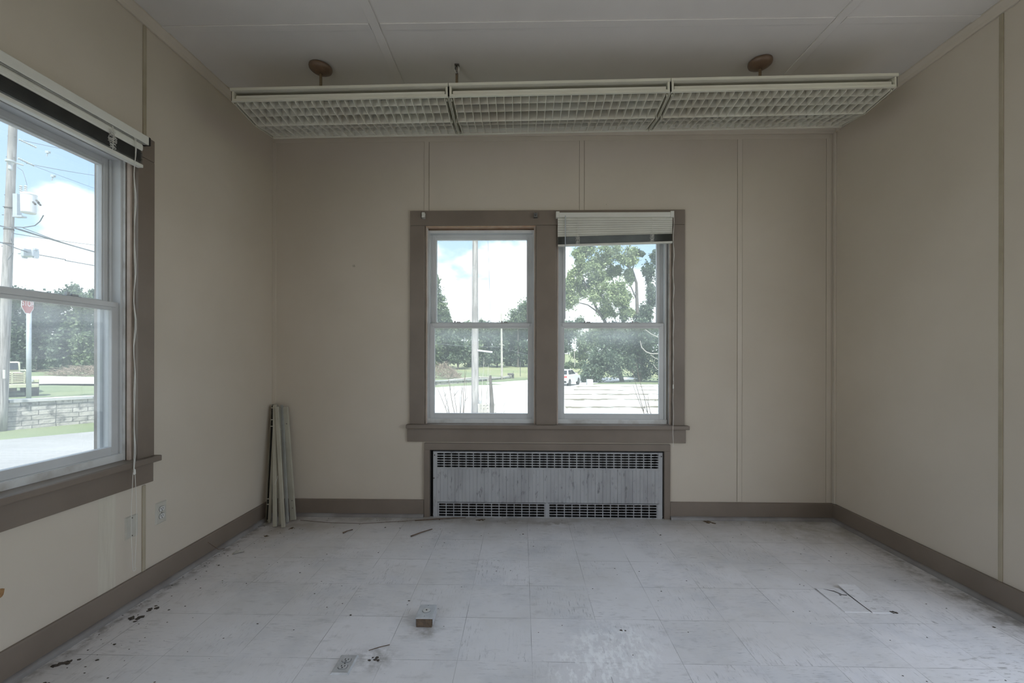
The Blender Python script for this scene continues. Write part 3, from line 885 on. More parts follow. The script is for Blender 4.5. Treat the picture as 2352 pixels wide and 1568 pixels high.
# ------------------------------------------------------------------ fluorescent fixture
def fixture():
    cx, cy, z0 = .203, 2.695, 2.680
    r = empty('ceiling_light', (cx, cy, z0), 'long cream three section fluorescent light with louvers hung below the ceiling', 'light fixture')
    tilt = .0115
    T = Matrix.Translation((cx, cy, z0)) @ Matrix.Rotation(-tilt, 4, 'Y') @ Matrix.Rotation(.0, 4, 'Z')
    SL = 1.215
    D = .217
    def bb(b, *a): b.box(*a, m=T)
    for s in range(3):
        x0 = -1.5 * SL + s * SL + .002; x1 = x0 + SL - .004
        h = MB()
        for sg in (-1, 1):
            yo = sg * D
            bb(h, x0, x1, yo, yo - sg * .014, -.002, .011)                # lower lip
            bb(h, x0, x1, yo + sg * .010, yo - sg * .020, .052, .066)     # upper rail
            bb(h, x0, x1, yo + sg * .004, yo - sg * .008, .066, .070)
            bb(h, x0, x0 + .014, yo, yo - sg * .02, .011, .052); bb(h, x1 - .014, x1, yo, yo - sg * .02, .011, .052)
            h.prism([(yo - sg * .075, .056), (yo - sg * .012, .009), (yo - sg * .014, .007), (yo - sg * .079, .056)], 'x', x0 + .014, x1 - .014, m=T)
        bb(h, x0, x1, -D + .01, D - .01, .062, .066)
        bb(h, x0, x1, -.06, .06, .066, .098)
        for xe in (x0, x1 - .003):
            h.prism([(-D, -.002), (-D, .066), (D, .066), (D, -.002), (.11, -.014), (0, -.026), (-.11, -.014)], 'x', xe, xe + .003, m=T)
        h = h.build('housing', 'cream_metal', r)
        lv = MB()
        n = 26
        bot = [(-.203, .000), (-.193, -.008), (-.12, -.017), (-.01, -.030), (.01, -.030), (.10, -.016), (.195, -.004), (.203, .0)]
        for k in range(n):
            x = x0 + .022 + (SL - .048) * k / (n - 1)
            poly = bot + [(.203, .034), (-.203, .034)]
            lv.prism(poly, 'x', x - .0011, x + .0011, m=T)
        for y, zb in ((-.142, -.006), (-.075, -.014), (.075, -.012), (.142, -.002)):
            bb(lv, x0 + .02, x1 - .02, y - .001, y + .001, zb, .030)
        bb(lv, x0 + .02, x1 - .02, -.002, .002, -.031, .032)
        bb(lv, x0 + .02, x1 - .02, -.205, -.202, -.001, .034); bb(lv, x0 + .02, x1 - .02, .202, .205, -.001, .034)
        for y in (-.203, .203):
            pass
        lv.build('louver', 'louver', h)
        # tubes of the lamp behind the louver, unlit
        for y in (-.1, .1):
            tb = MB().tube([T @ Vector((x0 + .03, y, .045)), T @ Vector((x1 - .03, y, .045))], .013, 10)
            tb.build('lamp_tube', 'whitecan', h)
        for xe in (x0 + .012, x1 - .012):
            for y in (-.19, 0.0, .19):
                c = MB(); bb(c, xe - .002, xe + .002, y - .005, y + .005, -.034 if abs(y) < .1 else -.012, -.002)
                c.build('louver_clip', 'cream_metal', h)
    def canopy(p, tiltv, name='canopy'):
        m = Matrix.Rotation(tiltv[0], 4, 'X') @ Matrix.Rotation(tiltv[1], 4, 'Y')
        b = MB().lathe([(.066, .0), (.067, -.010), (.064, -.020), (.054, -.028), (.046, -.031), (.040, -.036), (.026, -.042), (.012, -.043)], 28, m, p)
        return b.build(name, 'canopy', r, smooth=True)
    for x, tv in ((-1.213, (.0, .10)), (1.404, (0, -.05))):
        zt = z0 + tilt * (x - cx) + .09
        MB().tube([(x, cy, zt), (x, cy, ZC - .01)], .0082, 12).build('stem', 'stem', r, smooth=True)
        canopy((x, cy, ZC - .004), tv)
        MB().lathe([(.011, 0), (.011, .012)], 10, c=(x, cy, ZC - .05)).build('collar', 'canopy', r)
    x = -.391
    zt = z0 + tilt * (x - cx) + .09
    MB().tube([(x, cy, zt), (x, cy, ZC - .055)], .0082, 12).build('stem', 'stem', r, smooth=True)
    b = MB().lathe([(.067, 0), (.062, .012), (.045, .018), (.036, .026), (.012, .032)], 28, c=(x, cy, zt + .002)); b.build('slipped_canopy', 'stem', r, smooth=True)
    b = MB(); b.box(x - .007, x + .007, cy - .008, cy + .008, ZC - .062, ZC - .045)
    b.box(x - .005, x - .002, cy - .006, cy + .006, ZC - .05, ZC - .002); b.box(x + .002, x + .005, cy - .006, cy + .006, ZC - .05, ZC - .002)
    b.box(x - .012, x + .014, cy - .010, cy + .010, ZC - .008, ZC - .001); b.box(x - .011, x - .003, cy - .011, cy, ZC - .034, ZC - .022)
    b.build('bare_hanger', 'darkmetal', r)
    b = MB()
    b.tube([(x + .006, cy, ZC - .004), (x + .015, cy - .004, ZC - .03), (x + .010, cy - .006, ZC - .056), (x + .002, cy - .008, ZC - .05)], .0018, 6)
    b.tube([(x - .006, cy, ZC - .004), (x - .010, cy - .008, ZC - .04), (x - .002, cy - .010, ZC - .058)], .0016, 6)
    b.build('loose_wire', 'cord', r)
fixture()

# ------------------------------------------------------------------ radiator cover
def grille(b, x0, x1, z0, z1, nx, nz, y0, y1, web, hexy):
    cw, ch = (x1 - x0) / nx, (z1 - z0) / nz
    for i in range(nx):
        for j in range(nz):
            a0, a1 = x0 + i * cw, x0 + (i + 1) * cw; c0, c1 = z0 + j * ch, z0 + (j + 1) * ch
            mx_, mz_ = (a0 + a1) / 2, (c0 + c1) / 2
            p0, p1 = a0 + web, a1 - web; q0, q1 = c0 + web * .7, c1 - web * .7
            k = hexy
            inn = [(p0, q0 + k), (mx_, q0), (p1, q0 + k), (p1, mz_), (p1, q1 - k), (mx_, q1), (p0, q1 - k), (p0, mz_)]
            out = [(a0, c0), (mx_, c0), (a1, c0), (a1, mz_), (a1, c1), (mx_, c1), (a0, c1), (a0, mz_)]
            vs = [(p[0], y0, p[1]) for p in inn] + [(p[0], y0, p[1]) for p in out] + [(p[0], y1, p[1]) for p in inn]
            fs = []
            for t in range(8):
                u = (t + 1) % 8
                fs.append((8 + t, 8 + u, u, t)); fs.append((t, u, 16 + u, 16 + t))
            b.add(vs, fs)
def radiator():
    x0, x1, z1 = -.684, 1.083, .508
    y = YB - .012
    r = empty('radiator_cover', (.2, y, 0), 'grey metal radiator cover with slotted grilles under the double window', 'radiator')
    gz0, gz1 = .382, .497
    gx0, gx1 = -.655, 1.052
    b = MB()
    b.box(x0, gx0, y, y + .003, .03, z1); b.box(gx1, x1, y, y + .003, .03, z1); b.box(gx0, gx1, y, y + .003, gz1, z1)
    b.box(x0, x0 + .003, y, y + .14, .01, z1); b.box(x1 - .003, x1, y, y + .14, .01, z1); b.box(x0, x1, y, y + .14, z1 - .003, z1)
    b.box(gx0, gx1, y, y + .003, .370, gz0)
    # vertical fluted panel: alternating wide flutes with fine grooves
    n = 60; pw = (gx1 - gx0) / n
    poly = []
    for k in range(n):
        a = gx0 + k * pw; d = .0028 if k % 2 else .0016
        poly += [(a, y + d), (a + .0012, y), (a + pw - .0012, y)]
    poly += [(gx1, y), (gx1, y + .006), (gx0, y + .006)]
    b.prism(poly, 'z', .116, .370)
    # bottom rail posts
    for a0, a1 in ((x0 + .004, -.648), (.187, .207), (1.045, x1 - .004)):
        b.box(a0, a1, y - .002, y + .004, .0, .116)
    b.build('front_panel', 'radiator', r, bevel=.0008)
    g = MB(); grille(g, gx0, gx1, gz0, gz1, 30, 6, y + .001, y + .008, .0030, .0022); g.build('top_grille', 'radiator', r)
    for a0, a1 in ((-.640, .180), (.214, 1.040)):
        g = MB(); grille(g, a0, a1, .004, .106, 14, 5, y + .003, y + .010, .0030, .0008)
        frame = MB(); frame_boxes(frame, a0 - .006, a1 + .006, 0, .112, .006, .006, .004, .006, lambda p, q, s, t: g.box(p, q, y + .000, y + .010, s, t))
        g.build('lower_grille', 'radiator', r)
    b = MB()                                            # finned pipe seen through the slots
    b.tube([(x0 + .05, y + .08, .07), (x1 - .05, y + .08, .07)], .016, 12)
    for k in range(64):
        xx = x0 + .12 + k * .024
        b.box(xx, xx + .001, y + .045, y + .115, .03, .11)
    b.build('finned_pipe', 'darkmetal', r)
    for xx, zz in ((1.072, .478), (-.671, .478), (-.676, .30)):
        MB().lathe([(.005, 0), (.005, .003), (.003, .004)], 10, Matrix.Rotation(math.pi / 2, 4, 'X'), (xx, y, zz)).build('screw', 'darkmetal', r)
radiator()

# ------------------------------------------------------------------ blind rails leaning in the corner
def lean(base, top, w_, d_, label, kind='rail', m='rail_cream', roll=0.0):
    base, top = Vector(base), Vector(top)
    ax = (top - base); Ln = ax.length; ax.normalize()
    fx = Vector((1, 0, 0)); fx = (fx - ax * fx.dot(ax)).normalized()
    fy = ax.cross(fx)
    rm = Matrix((( fx.x, fy.x, ax.x), (fx.y, fy.y, ax.y), (fx.z, fy.z, ax.z))).to_4x4()
    T = Matrix.Translation(base) @ rm @ Matrix.Rotation(roll, 4, 'Z')
    r = empty('blind_rail', base, label, 'blind part', 'blind rails leaning in the corner')
    b = MB()
    if kind == 'channel':                               # open U channel facing the room
        b.box(-w_ / 2, -w_ / 2 + .0015, -d_, 0, 0, Ln, T); b.box(w_ / 2 - .0015, w_ / 2, -d_, 0, 0, Ln, T); b.box(-w_ / 2, w_ / 2, -.0015, 0, 0, Ln, T)
        b.build('channel', 'rail_cream', r)
        c = MB(); c.box(-w_ / 2 + .0015, w_ / 2 - .0015, -.006, -.0015, .01, Ln - .01, T); c.build('channel_lining', 'black', r)
        for z in (.12, .16, .70, .75, .84):
            k = MB(); k.box(-w_ / 2 + .001, w_ / 2 - .001, -d_ + .001, -.005, z, z + .006, T); k.build('clip', 'blind', r)
    elif kind == 'slats':
        for k in range(7):
            b.box(-w_ / 2, w_ / 2, -k * .003, -k * .003 - .0009, 0 + .004 * (k % 3), Ln - .006 * (k % 2), T)
        b.build('slats', 'rail_cream', r)
        for z in (.16, Ln - .17):
            c = MB().tube([T @ Vector((w_ * .5 * math.cos(t * .8) * 1.1, -.012 + .014 * math.sin(t * .8), z + .003 * math.sin(t * 2.1))) for t in range(9)], .0012, 5)
            c.build('tied_cord', 'cord', r)
    else:
        b.box(-w_ / 2, w_ / 2, -d_, 0, 0, Ln, T)
        b.build('rail', m, r, bevel=.002)
        if kind == 'screwed':
            for z in (.09, .145, Ln - .13):
                c = MB()
                c.lathe([(.004, 0), (.004, .004)], 10, Matrix.Identity(4), (0, 0, 0))
                for i in range(len(c.v) - 20, len(c.v)):
                    p = c.v[i]; c.v[i] = T @ Vector((p.x + w_ * .15, -d_ - p.z + .002, z + p.y))
                c.build('cord_hole', 'darkmetal', r)
    return r
lean((-1.894, 3.352, .004), (-1.915, 3.462, .868), .030, .020, 'dark open channel blind rail, outermost on the left of the leaning bundle', 'channel')
lean((-1.868, 3.318, .003), (-1.897, 3.452, .868), .020, .014, 'thin cream rail standing right beside the dark open channel', 'rail')
lean((-1.786, 3.246, .003), (-1.886, 3.425, .862), .028, .016, 'cream rail in the bundle middle with its foot furthest left in front', 'rail')
lean((-1.765, 3.290, .003), (-1.868, 3.455, .845), .024, .020, 'tied packet of thin slats at the middle of the leaning bundle', 'slats')
lean((-1.717, 3.232, .003), (-1.866, 3.412, .853), .026, .014, 'cream rail crossing the bundle with its foot nearest the room', 'rail')
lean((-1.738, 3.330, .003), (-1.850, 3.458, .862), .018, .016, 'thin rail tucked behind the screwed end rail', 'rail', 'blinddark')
lean((-1.722, 3.385, .003), (-1.826, 3.462, .848), .040, .018, 'wide cream rail with cord holes, rightmost of the leaning bundle', 'screwed')
b = MB().tube([(-1.805, 3.27, .30), (-1.79, 3.262, .33), (-1.79, 3.285, .36)], .0014, 5)
tag(b.build('cord_scrap', 'cord'), 'loose scrap of blind cord across the leaning rails', 'cord')

# ------------------------------------------------------------------ outlets
def duplex(b_plate, slots, recs, c, ex, ey, en):
    """c centre on the surface; ex along the short side, ey along the long side, en outwards"""
    c, ex, ey, en = map(Vector, (c, ex, ey, en))
    P = lambda a, d, h: c + ex * a + ey * d + en * h
    def plate(w_, l_, t_, ch):
        vs = [P(sx * w_, sy * l_, 0) for sx, sy in ((-1,-1),(1,-1),(1,1),(-1,1))] + [P(sx * (w_ - ch), sy * (l_ - ch), t_) for sx, sy in ((-1,-1),(1,-1),(1,1),(-1,1))]
        b_plate.add(vs, [(3,2,1,0),(4,5,6,7),(0,1,5,4),(1,2,6,5),(2,3,7,6),(3,0,4,7)])
    plate(.037, .058, .006, .006)
    for s in (-1, 1):
        d0 = s * .0195
        pts = []
        for k in range(20):
            t = 2 * math.pi * k / 20
            pts.append((.0172 * math.cos(t), max(-.0125, min(.0125, .0172 * math.sin(t)))))
        vs = [P(a, d0 + d, .005) for a, d in pts] + [P(a, d0 + d, .0085) for a, d in pts]
        n = len(pts)
        recs.add(vs, [tuple(range(n, 2 * n))] + [(i, (i + 1) % n, n + (i + 1) % n, n + i) for i in range(n)])
        vs = [P(a * 1.09, d0 + d * 1.09, .0066) for a, d in pts]
        slots.add(vs, [tuple(range(n))])
        for a, l_ in ((-.0064, .0045), (.0064, .0040)):
            q = [P(a - .0015, d0 + .0025 - l_, .0088), P(a + .0015, d0 + .0025 - l_, .0088), P(a + .0015, d0 + .0025 + l_, .0088), P(a - .0015, d0 + .0025 + l_, .0088)]
            slots.add(q + [p - en * .003 for p in q], [(0,1,2,3),(4,5,1,0),(5,6,2,1),(6,7,3,2),(7,4,0,3)])
        q = [P(.0032 * math.cos(2 * math.pi * k / 10), d0 - .0075 + .0032 * math.sin(2 * math.pi * k / 10), .0088) for k in range(10)]
        slots.add(q, [tuple(range(10))])
    q = [P(.003 * math.cos(2 * math.pi * k / 10), .003 * math.sin(2 * math.pi * k / 10), .0068) for k in range(10)]
    slots.add(q, [tuple(range(10))])
def outlet(name, label, c, ex, ey, en, pm, rm_):
    r = empty(name, c, label, 'outlet')
    p, s, q = MB(), MB(), MB()
    duplex(p, s, q, c, ex, ey, en)
    p.build('cover_plate', pm, r); q.build('receptacle', rm_, r); s.build('slot', 'black', r)
outlet('wall_outlet', 'ivory duplex outlet low on the wall beside the cropped window', (XL, 2.401, .395), (0, -1, 0), (0, 0, 1), (1, 0, 0), 'plate', 'recept')
r = empty('blank_plate', (XL, 2.216, .386), 'ivory blank wall plate behind the looped blind cord', 'wall plate')
b = MB()
vs = [(XL, 2.216 + sy * .037, .386 + sz * .056) for sy, sz in ((-1,-1),(1,-1),(1,1),(-1,1))] + [(XL + .006, 2.216 + sy * .032, .386 + sz * .051) for sy, sz in ((-1,-1),(1,-1),(1,1),(-1,1))]
b.add(vs, [(3,2,1,0),(4,5,6,7),(0,1,5,4),(1,2,6,5),(2,3,7,6),(3,0,4,7)]); b.build('cover_plate', 'plate', r)
for z in (.430, .342):
    MB().lathe([(.003, 0), (.003, .002)], 10, Matrix.Rotation(math.pi / 2, 4, 'Y'), (XL + .0055, 2.216, z)).build('screw', 'darkmetal', r)
dy = Vector((-.10, 1, 0)).normalized()      # floor plate sits slightly turned
outlet('floor_outlet', 'flat metal duplex outlet plate set in the floor tiles', (-.707, 1.798, 0), (1, 0, 0), (0, 1, 0), (0, 0, 1), 'floorplate', 'floorplate')
r = empty('floor_box', (-.446, 2.11, 0), 'raised floor outlet box with white top and rusty front', 'outlet')
b = MB(); b.box(-.480, -.408, 2.056, 2.160, 0, .041); b.build('box_body', 'brownbox', r, bevel=.002)
b = MB()
b.box(-.4835, -.4045, 2.053, 2.165, .040, .046)
b.box(-.4835, -.4815, 2.062, 2.165, .004, .040); b.box(-.4065, -.4045, 2.062, 2.165, .004, .040)
b.build('cover_plate', 'floorplate', r, bevel=.002)
b = MB().lathe([(.0165, 0), (.0165, .0025), (.014, .003)], 24, c=(-.444, 2.112, .046)); b.build('receptacle', 'recept', r)
MB().lathe([(.0042, 0), (.0042, .0006)], 12, c=(-.444, 2.113, .049)).build('slot', 'black', r)
for yy in (2.066, 2.155): MB().lathe([(.0018, 0), (.0018, .0006)], 8, c=(-.444, yy, .046)).build('screw', 'darkmetal', r)
b = MB()                                     # swage ring under the lid
for k in range(14):
    t = math.pi + math.pi * k / 13
    b.add([(-.444 + .020 * math.cos(t), 2.112 + .020 * math.sin(t), .0463), (-.444 + .0185 * math.cos(t), 2.112 + .0185 * math.sin(t), .0463)], [])
n0 = len(b.v) - 28
b.f = [(n0 + 2 * k, n0 + 2 * k + 1, n0 + 2 * k + 3, n0 + 2 * k + 2) for k in range(13)]
b.build('lid_ring', 'black', r)

# ------------------------------------------------------------------ debris on the floor
def blob(p, r_, m, name, label, cat, seed, flat=.45, group=None):
    rr = random.Random(seed); b = MB()
    for k in range(6):
        c = Vector(p) + Vector((rr.uniform(-1, 1) * r_, rr.uniform(-1, 1) * r_ * .6, 0))
        s = r_ * rr.uniform(.25, .55)
        q = [c + Vector((s * math.cos(2 * math.pi * t / 7) * rr.uniform(.6, 1.3), s * math.sin(2 * math.pi * t / 7) * rr.uniform(.6, 1.3), rr.uniform(0, .15) * s)) for t in range(7)]
        top = c + Vector((rr.uniform(-.2, .2) * s, 0, s * flat))
        b.add([top] + q, [(0, 1 + t, 1 + (t + 1) % 7) for t in range(7)])
    return tag(b.build(name, m), label, cat, group)
def stick(pts, r_, name, label, cat='twig', m='twig', group=None):
    return tag(MB().tube(pts, r_, 6).build(name, m), label, cat, group)
stick([(-.757, 3.086, .006), (-.70, 3.15, .008), (-.637, 3.222, .005)], [.005, .004, .003], 'twig', 'straight brown twig on the floor in front of the radiator corner')
stick([(-1.246, 3.134, .005), (-1.225, 3.165, .008), (-1.203, 3.199, .004)], [.006, .003, .003], 'twig', 'short brown twig between leaning rails and radiator')
stick([(-.80, 3.385, .005), (-.62, 3.42, .008), (-.425, 3.455, .006)], [.004, .004, .003], 'twig', 'longer twig lying at the foot of the radiator')
stick([(-1.668, 3.376, .003), (-1.45, 3.33, .004), (-1.183, 3.318, .003), (-.95, 3.36, .004), (-.764, 3.40, .003)], 0.0014, 'wire', 'thin dark wire curving along the floor beside the baseboard', 'wire')
stick([(-.563, 1.925, .003), (-.60, 1.905, .005), (-.64, 1.885, .003)], .0016, 'twig', 'tiny twig behind the flat floor outlet plate')
stick([(-1.90, 2.70, .11), (-1.895, 2.735, .075), (-1.88, 2.765, .04), (-1.865, 2.80, .03)], .0018, 'twig', 'wispy stalk leaning against the baseboard under the window')
b = MB()
for k in range(7):
    t = k / 6
    b.add([(-1.81 + .05 * t, 2.79 + .045 * t, .003 + .012 * math.sin(t * 3.1)), (-1.80 + .05 * t, 2.775 + .045 * t, .002 + .006 * math.sin(t * 3.1))], [])
b.f = [(2*k, 2*k+1, 2*k+3, 2*k+2) for k in range(6)]
tag(b.build('paint_flake', 'chip'), 'curled pale paint flake near the baseboard', 'paint flake')
blob((-1.816, 2.086, 0), .030, 'grime', 'dirt_clump', 'larger dark dirt clump by the baseboard under the blank plate', 'dirt', 3)
blob((-1.80, 2.17, 0), .022, 'grime', 'dirt_clump', 'smaller dark clump just beyond the larger one', 'dirt', 4)
blob((-1.845, 1.778, 0), .024, 'grime', 'dirt_clump', 'dark clump near the bottom corner of the picture by the baseboard', 'dirt', 5)
blob((-1.80, 1.66, 0), .020, 'grime', 'dirt_clump', 'dark clump at the very bottom edge beside the baseboard', 'dirt', 6)
blob((.461, 2.06, 0), .012, 'grime', 'dirt_clump', 'dark bit on the white scuffed tile', 'dirt', 7)
blob((-.60, 1.835, 0), .018, 'grime', 'dirt_clump', 'grime beside the flat floor outlet plate', 'dirt', 8, .3)
blob((1.43, 3.42, 0), .040, 'deadleaf', 'dead_leaf', 'dead leaf by the baseboard between radiator and corner', 'leaf', 9, .25)
blob((-1.66, 3.22, 0), .025, 'deadleaf', 'dead_leaf', 'brown leaf scrap at the foot of the leaning rails', 'leaf', 10, .3)
blob((-.30, 3.43, 0), .030, 'deadleaf', 'dead_leaf', 'brown leaf scraps in front of the radiator grille', 'leaf', 11, .25)
blob((-1.76, 3.08, 0), .020, 'deadleaf', 'dead_leaf', 'dark leaf scrap in front of the leaning rails', 'leaf', 12, .3)
# a lifted broken tile piece
r = empty('broken_tile', (1.74, 2.38, 0), 'cracked and lifting floor tile near the windowless wall', 'tile')
b = MB()
def curl(x0, x1, y0, y1, h, n=8):
    for k in range(n):
        t0, t1 = k / n, (k + 1) / n
        f = lambda t: .002 + h * t * t
        b.add([(x0, y0 + (y1 - y0) * t0, f(t0)), (x1, y0 + (y1 - y0) * t0, f(t0)), (x1, y0 + (y1 - y0) * t1, f(t1)), (x0, y0 + (y1 - y0) * t1, f(t1)),
               (x0, y0 + (y1 - y0) * t0, f(t0) - .002), (x1, y0 + (y1 - y0) * t0, f(t0) - .002), (x1, y0 + (y1 - y0) * t1, f(t1) - .002), (x0, y0 + (y1 - y0) * t1, f(t1) - .002)],
              [(0,1,2,3),(7,6,5,4),(0,4,5,1),(2,6,7,3),(1,5,6,2),(3,7,4,0)])
curl(1.575, 1.70, 2.23, 2.452, .004)
curl(1.705, 1.795, 2.226, 2.47, .016)
b.build('tile_piece', 'chip_tile' if 'chip_tile' in M else 'floor', r)
b = MB()
b.tube([(1.70, 2.42, .003), (1.703, 2.33, .003), (1.702, 2.23, .003)], .0018, 4); b.tube([(1.61, 2.44, .004), (1.65, 2.415, .007), (1.67, 2.385, .005), (1.69, 2.378, .006)], .002, 4)
b.build('crack', 'grime', r)
blob((1.81, 2.235, 0), .018, 'grime', 'dirt_clump', 'dark crumbs at the corner of the broken tile', 'dirt', 13)
blob((1.665, 2.385, .003), .010, 'grime', 'dirt_clump', 'dark crumb on top of the broken tile', 'dirt', 14)
# uncountable small flecks
b = MB(); rr = random.Random(21)
for k in range(300):
    if k < 120:
        x = -1.93 + abs(rr.gauss(0, .16)); y = rr.uniform(1.5, 3.3)
    elif k < 190:
        x = rr.uniform(-1.7, 2.2); y = 3.45 - abs(rr.gauss(0, .18))
    else:
        x = rr.uniform(-1.7, 2.2); y = rr.uniform(1.55, 3.3)
    if -.70 < x < -.40 and 1.7 < y < 2.2: continue
    if x > 2.32: continue
    s = rr.uniform(.0014, .0042) * (1.8 if rr.random() < .12 else 1)
    n = 5
    a0 = rr.uniform(0, 6)
    q = [(x + s * (1.5 if rr.random() < .4 else .9) * math.cos(a0 + 2 * math.pi * t / n), y + s * math.sin(a0 + 2 * math.pi * t / n), .0006) for t in range(n)]
    b.add([(x, y, .0006 + s * .5)] + q, [(0, 1 + t, 1 + (t + 1) % n) for t in range(n)])
tag(b.build('floor_debris', 'grime', loc=(0, 2.5, 0)), 'scattered dark crumbs and flecks over the whole tile floor', 'debris', kind='stuff')
b = MB()
q = [(XL + .0015, 1.652 + .012 * math.cos(t * .7) * (1.2 if t % 2 else .8), .350 + .016 * math.sin(t * .7) * (1 if t % 3 else 1.3)) for t in range(9)]
b.add([(XL + .004, 1.652, .352)] + q, [(0, 1 + t, 1 + (t + 1) % 9) for t in range(9)])
tag(b.build('paper_tear', 'torn'), 'brown torn spot on the wall at the picture edge', 'damage')
#OUTDOORS#
# ------------------------------------------------------------------ outdoors
GZ = -1.3                                     # yard level, the floor stands on a raised base
def ray(u, v):
    a, c = u - 1176, v - 784 - SHY
    cr, sr = math.cos(ROLL), math.sin(ROLL)
    x, y = a * cr + c * sr, -a * sr + c * cr
    d = Vector((x / FPX, 1, -y / FPX))
    k, s = math.cos(-YAW), math.sin(-YAW)
    return Vector((k * d.x + s * d.y, -s * d.x + k * d.y, d.z))
def at(u, v, dist):                           # the point dist metres in front (along Y) in direction u, v
    d = ray(u, v)
    return Vector((0, 0, CAM_H)) + d * (dist / d.y)
def atx(u, v, x):
    d = ray(u, v)
    return Vector((0, 0, CAM_H)) + d * (x / d.x)
def ong(u, v, z=GZ):
    d = ray(u, v)
    return Vector((0, 0, CAM_H)) + d * ((z - CAM_H) / d.z)
def poly_slab(name, pts, z, m, label, t=.02):
    b = MB().prism(pts, 'z', z - t, z)
    return tag(b.build(name, m, loc=(pts[0][0], pts[0][1], z - t)), label, 'ground', kind='structure')
# flat ground ring, kept outside the house footprint
b = MB()
E_ = 420; hx0, hx1, hy0, hy1 = XL - WT, XR + WT, YR - WT, YB + WT
b.box(-E_, E_, hy1, E_, GZ - .5, GZ); b.box(-E_, E_, -E_, hy0, GZ - .5, GZ)
b.box(-E_, hx0, hy0, hy1, GZ - .5, GZ); b.box(hx1, E_, hy0, hy1, GZ - .5, GZ)
tag(b.build('ground', 'grass', loc=(0, 0, GZ)), 'mown grass ground around the building', 'ground', kind='structure')
poly_slab('parking_lot', [(-5, 10.5), (60, 10.5), (60, 42.0), (8.3, 42.3), (-1.5, 41.4), (-5.0, 39.4), (-8.4, 35.6), (-13.0, 24.0), (-13.0, 20.2), (-5, 20)], GZ + .03, 'lot', 'pale cracked concrete lot outside the double window')
wallp = [(-23.5, 5.6), (-20.5, 10.3), (-17.508, 15.067), (-16.358, 16.89), (-13.3, 24.2), (-10.4, 32.5), (-7.585, 40.4), (-4.408, 46.4), (-1.25, 54.4)]
rd = [(-15.617 + 1.1, 13.198 - .9)]
poly_slab('road', [(-27, -2.3), (-8.6, -2.3), (-8.6, 9.5), (-5, 16), (-5, 20), (-13.0, 20.2), (-13.0, 24.0), (-8.4, 35.6), (-10.0, 33.4), (-12.3, 25.6), (-13.6, 15.6), (-15.617, 13.198), (-19.2, 8.4), (-25, 0)], GZ + .025, 'road', 'pale asphalt road between building and stone wall')
poly_slab('road.001', [(1.3, 50.5), (-3.5, 44.0), (-1.5, 41.6), (6.0, 42.5), (14, 54), (9.0, 90), (13, 130), (8.5, 130), (5.2, 90), (6.2, 66)], GZ + .02, 'gravelroad', 'white road running away past the parked car')

poly_slab('bounce_slab', [(-16, -2.4), (-16, -22), (2.55, -22), (2.55, -2.4)], GZ + .03, 'lot', 'pale concrete slab added behind the building to bounce light')  # pale slab added out of view to bounce sunlight
poly_slab('neutral_strip', [(2.6, -22), (26, -22), (26, 9.5), (2.6, 9.5)], GZ + .035, 'asphalt', 'asphalt strip added beside the building to mute bounced light, out of frame')  # this strip and the next are added to keep green bounce down
poly_slab('neutral_strip', [(-8.4, -2.3), (-2.2, -2.3), (-2.2, 9.5), (-8.4, 9.5)], GZ + .035, 'asphalt', 'asphalt strip added under the cropped window to mute bounced light, out of frame')
# stone wall, higher near the building and fading into the field
wtop = [-.26, -.26, -.26, -.275, -.50, -.72, -.88, -1.0, -1.12]
def wall_stone():
    r = empty('stone_wall', (wallp[2][0], wallp[2][1], GZ), 'pale ashlar stone retaining wall with flat cap beyond the road', 'wall')
    b = MB(); c = MB()
    s = 0
    for i in range(len(wallp) - 1):
        p, q = Vector(wallp[i]).to_3d(), Vector(wallp[i + 1]).to_3d()
        d = (q - p); L_ = d.length; d.normalize(); nrm = Vector((-d.y, d.x, 0)) * .40
        z0, z1 = wtop[i] - .10, wtop[i + 1] - .10
        o = len(b.f)
        P = lambda v, z: (v.x, v.y, z)
        b.add([P(p, GZ - .2), P(q, GZ - .2), P(q, z1), P(p, z0), P(p + nrm, GZ - .2), P(q + nrm, GZ - .2), P(q + nrm, z1), P(p + nrm, z0)],
              [(0,1,2,3),(5,4,7,6),(3,2,6,7),(0,3,7,4),(1,5,6,2)])
        for k, f_ in enumerate(range(o, o + 5)):
            b.uv[f_] = [(s, 0), (s + L_, 0), (s + L_, z1 - GZ + .2), (s, z0 - GZ + .2)] if k < 2 else [(0, 0), (1, 0), (1, .1), (0, .1)]
        s += L_
        e = -nrm * .18
        n_ = max(1, int(L_ / 1.3))
        for k in range(n_):                      # cap stones
            u0, u1 = k / n_, (k + 1) / n_ - .006
            A, B_ = p.lerp(q, u0), p.lerp(q, u1)
            ya, yb = z0 + (z1 - z0) * u0, z0 + (z1 - z0) * u1
            j = R0.uniform(-.008, .008)
            c.add([P(A + e, ya), P(B_ + e, yb), P(B_ + nrm * 1.2, yb), P(A + nrm * 1.2, ya), P(A + e, ya + .10 + j), P(B_ + e, yb + .10 + j), P(B_ + nrm * 1.2, yb + .10 + j), P(A + nrm * 1.2, ya + .10 + j)],
                  [(3,2,1,0),(4,5,6,7),(0,1,5,4),(1,2,6,5),(2,3,7,6),(3,0,4,7)])
    b.build('stone_courses', 'stone', r)
    o = c.build('cap', 'cap', r); tag(o, 'grey flat cap stones')
wall_stone()
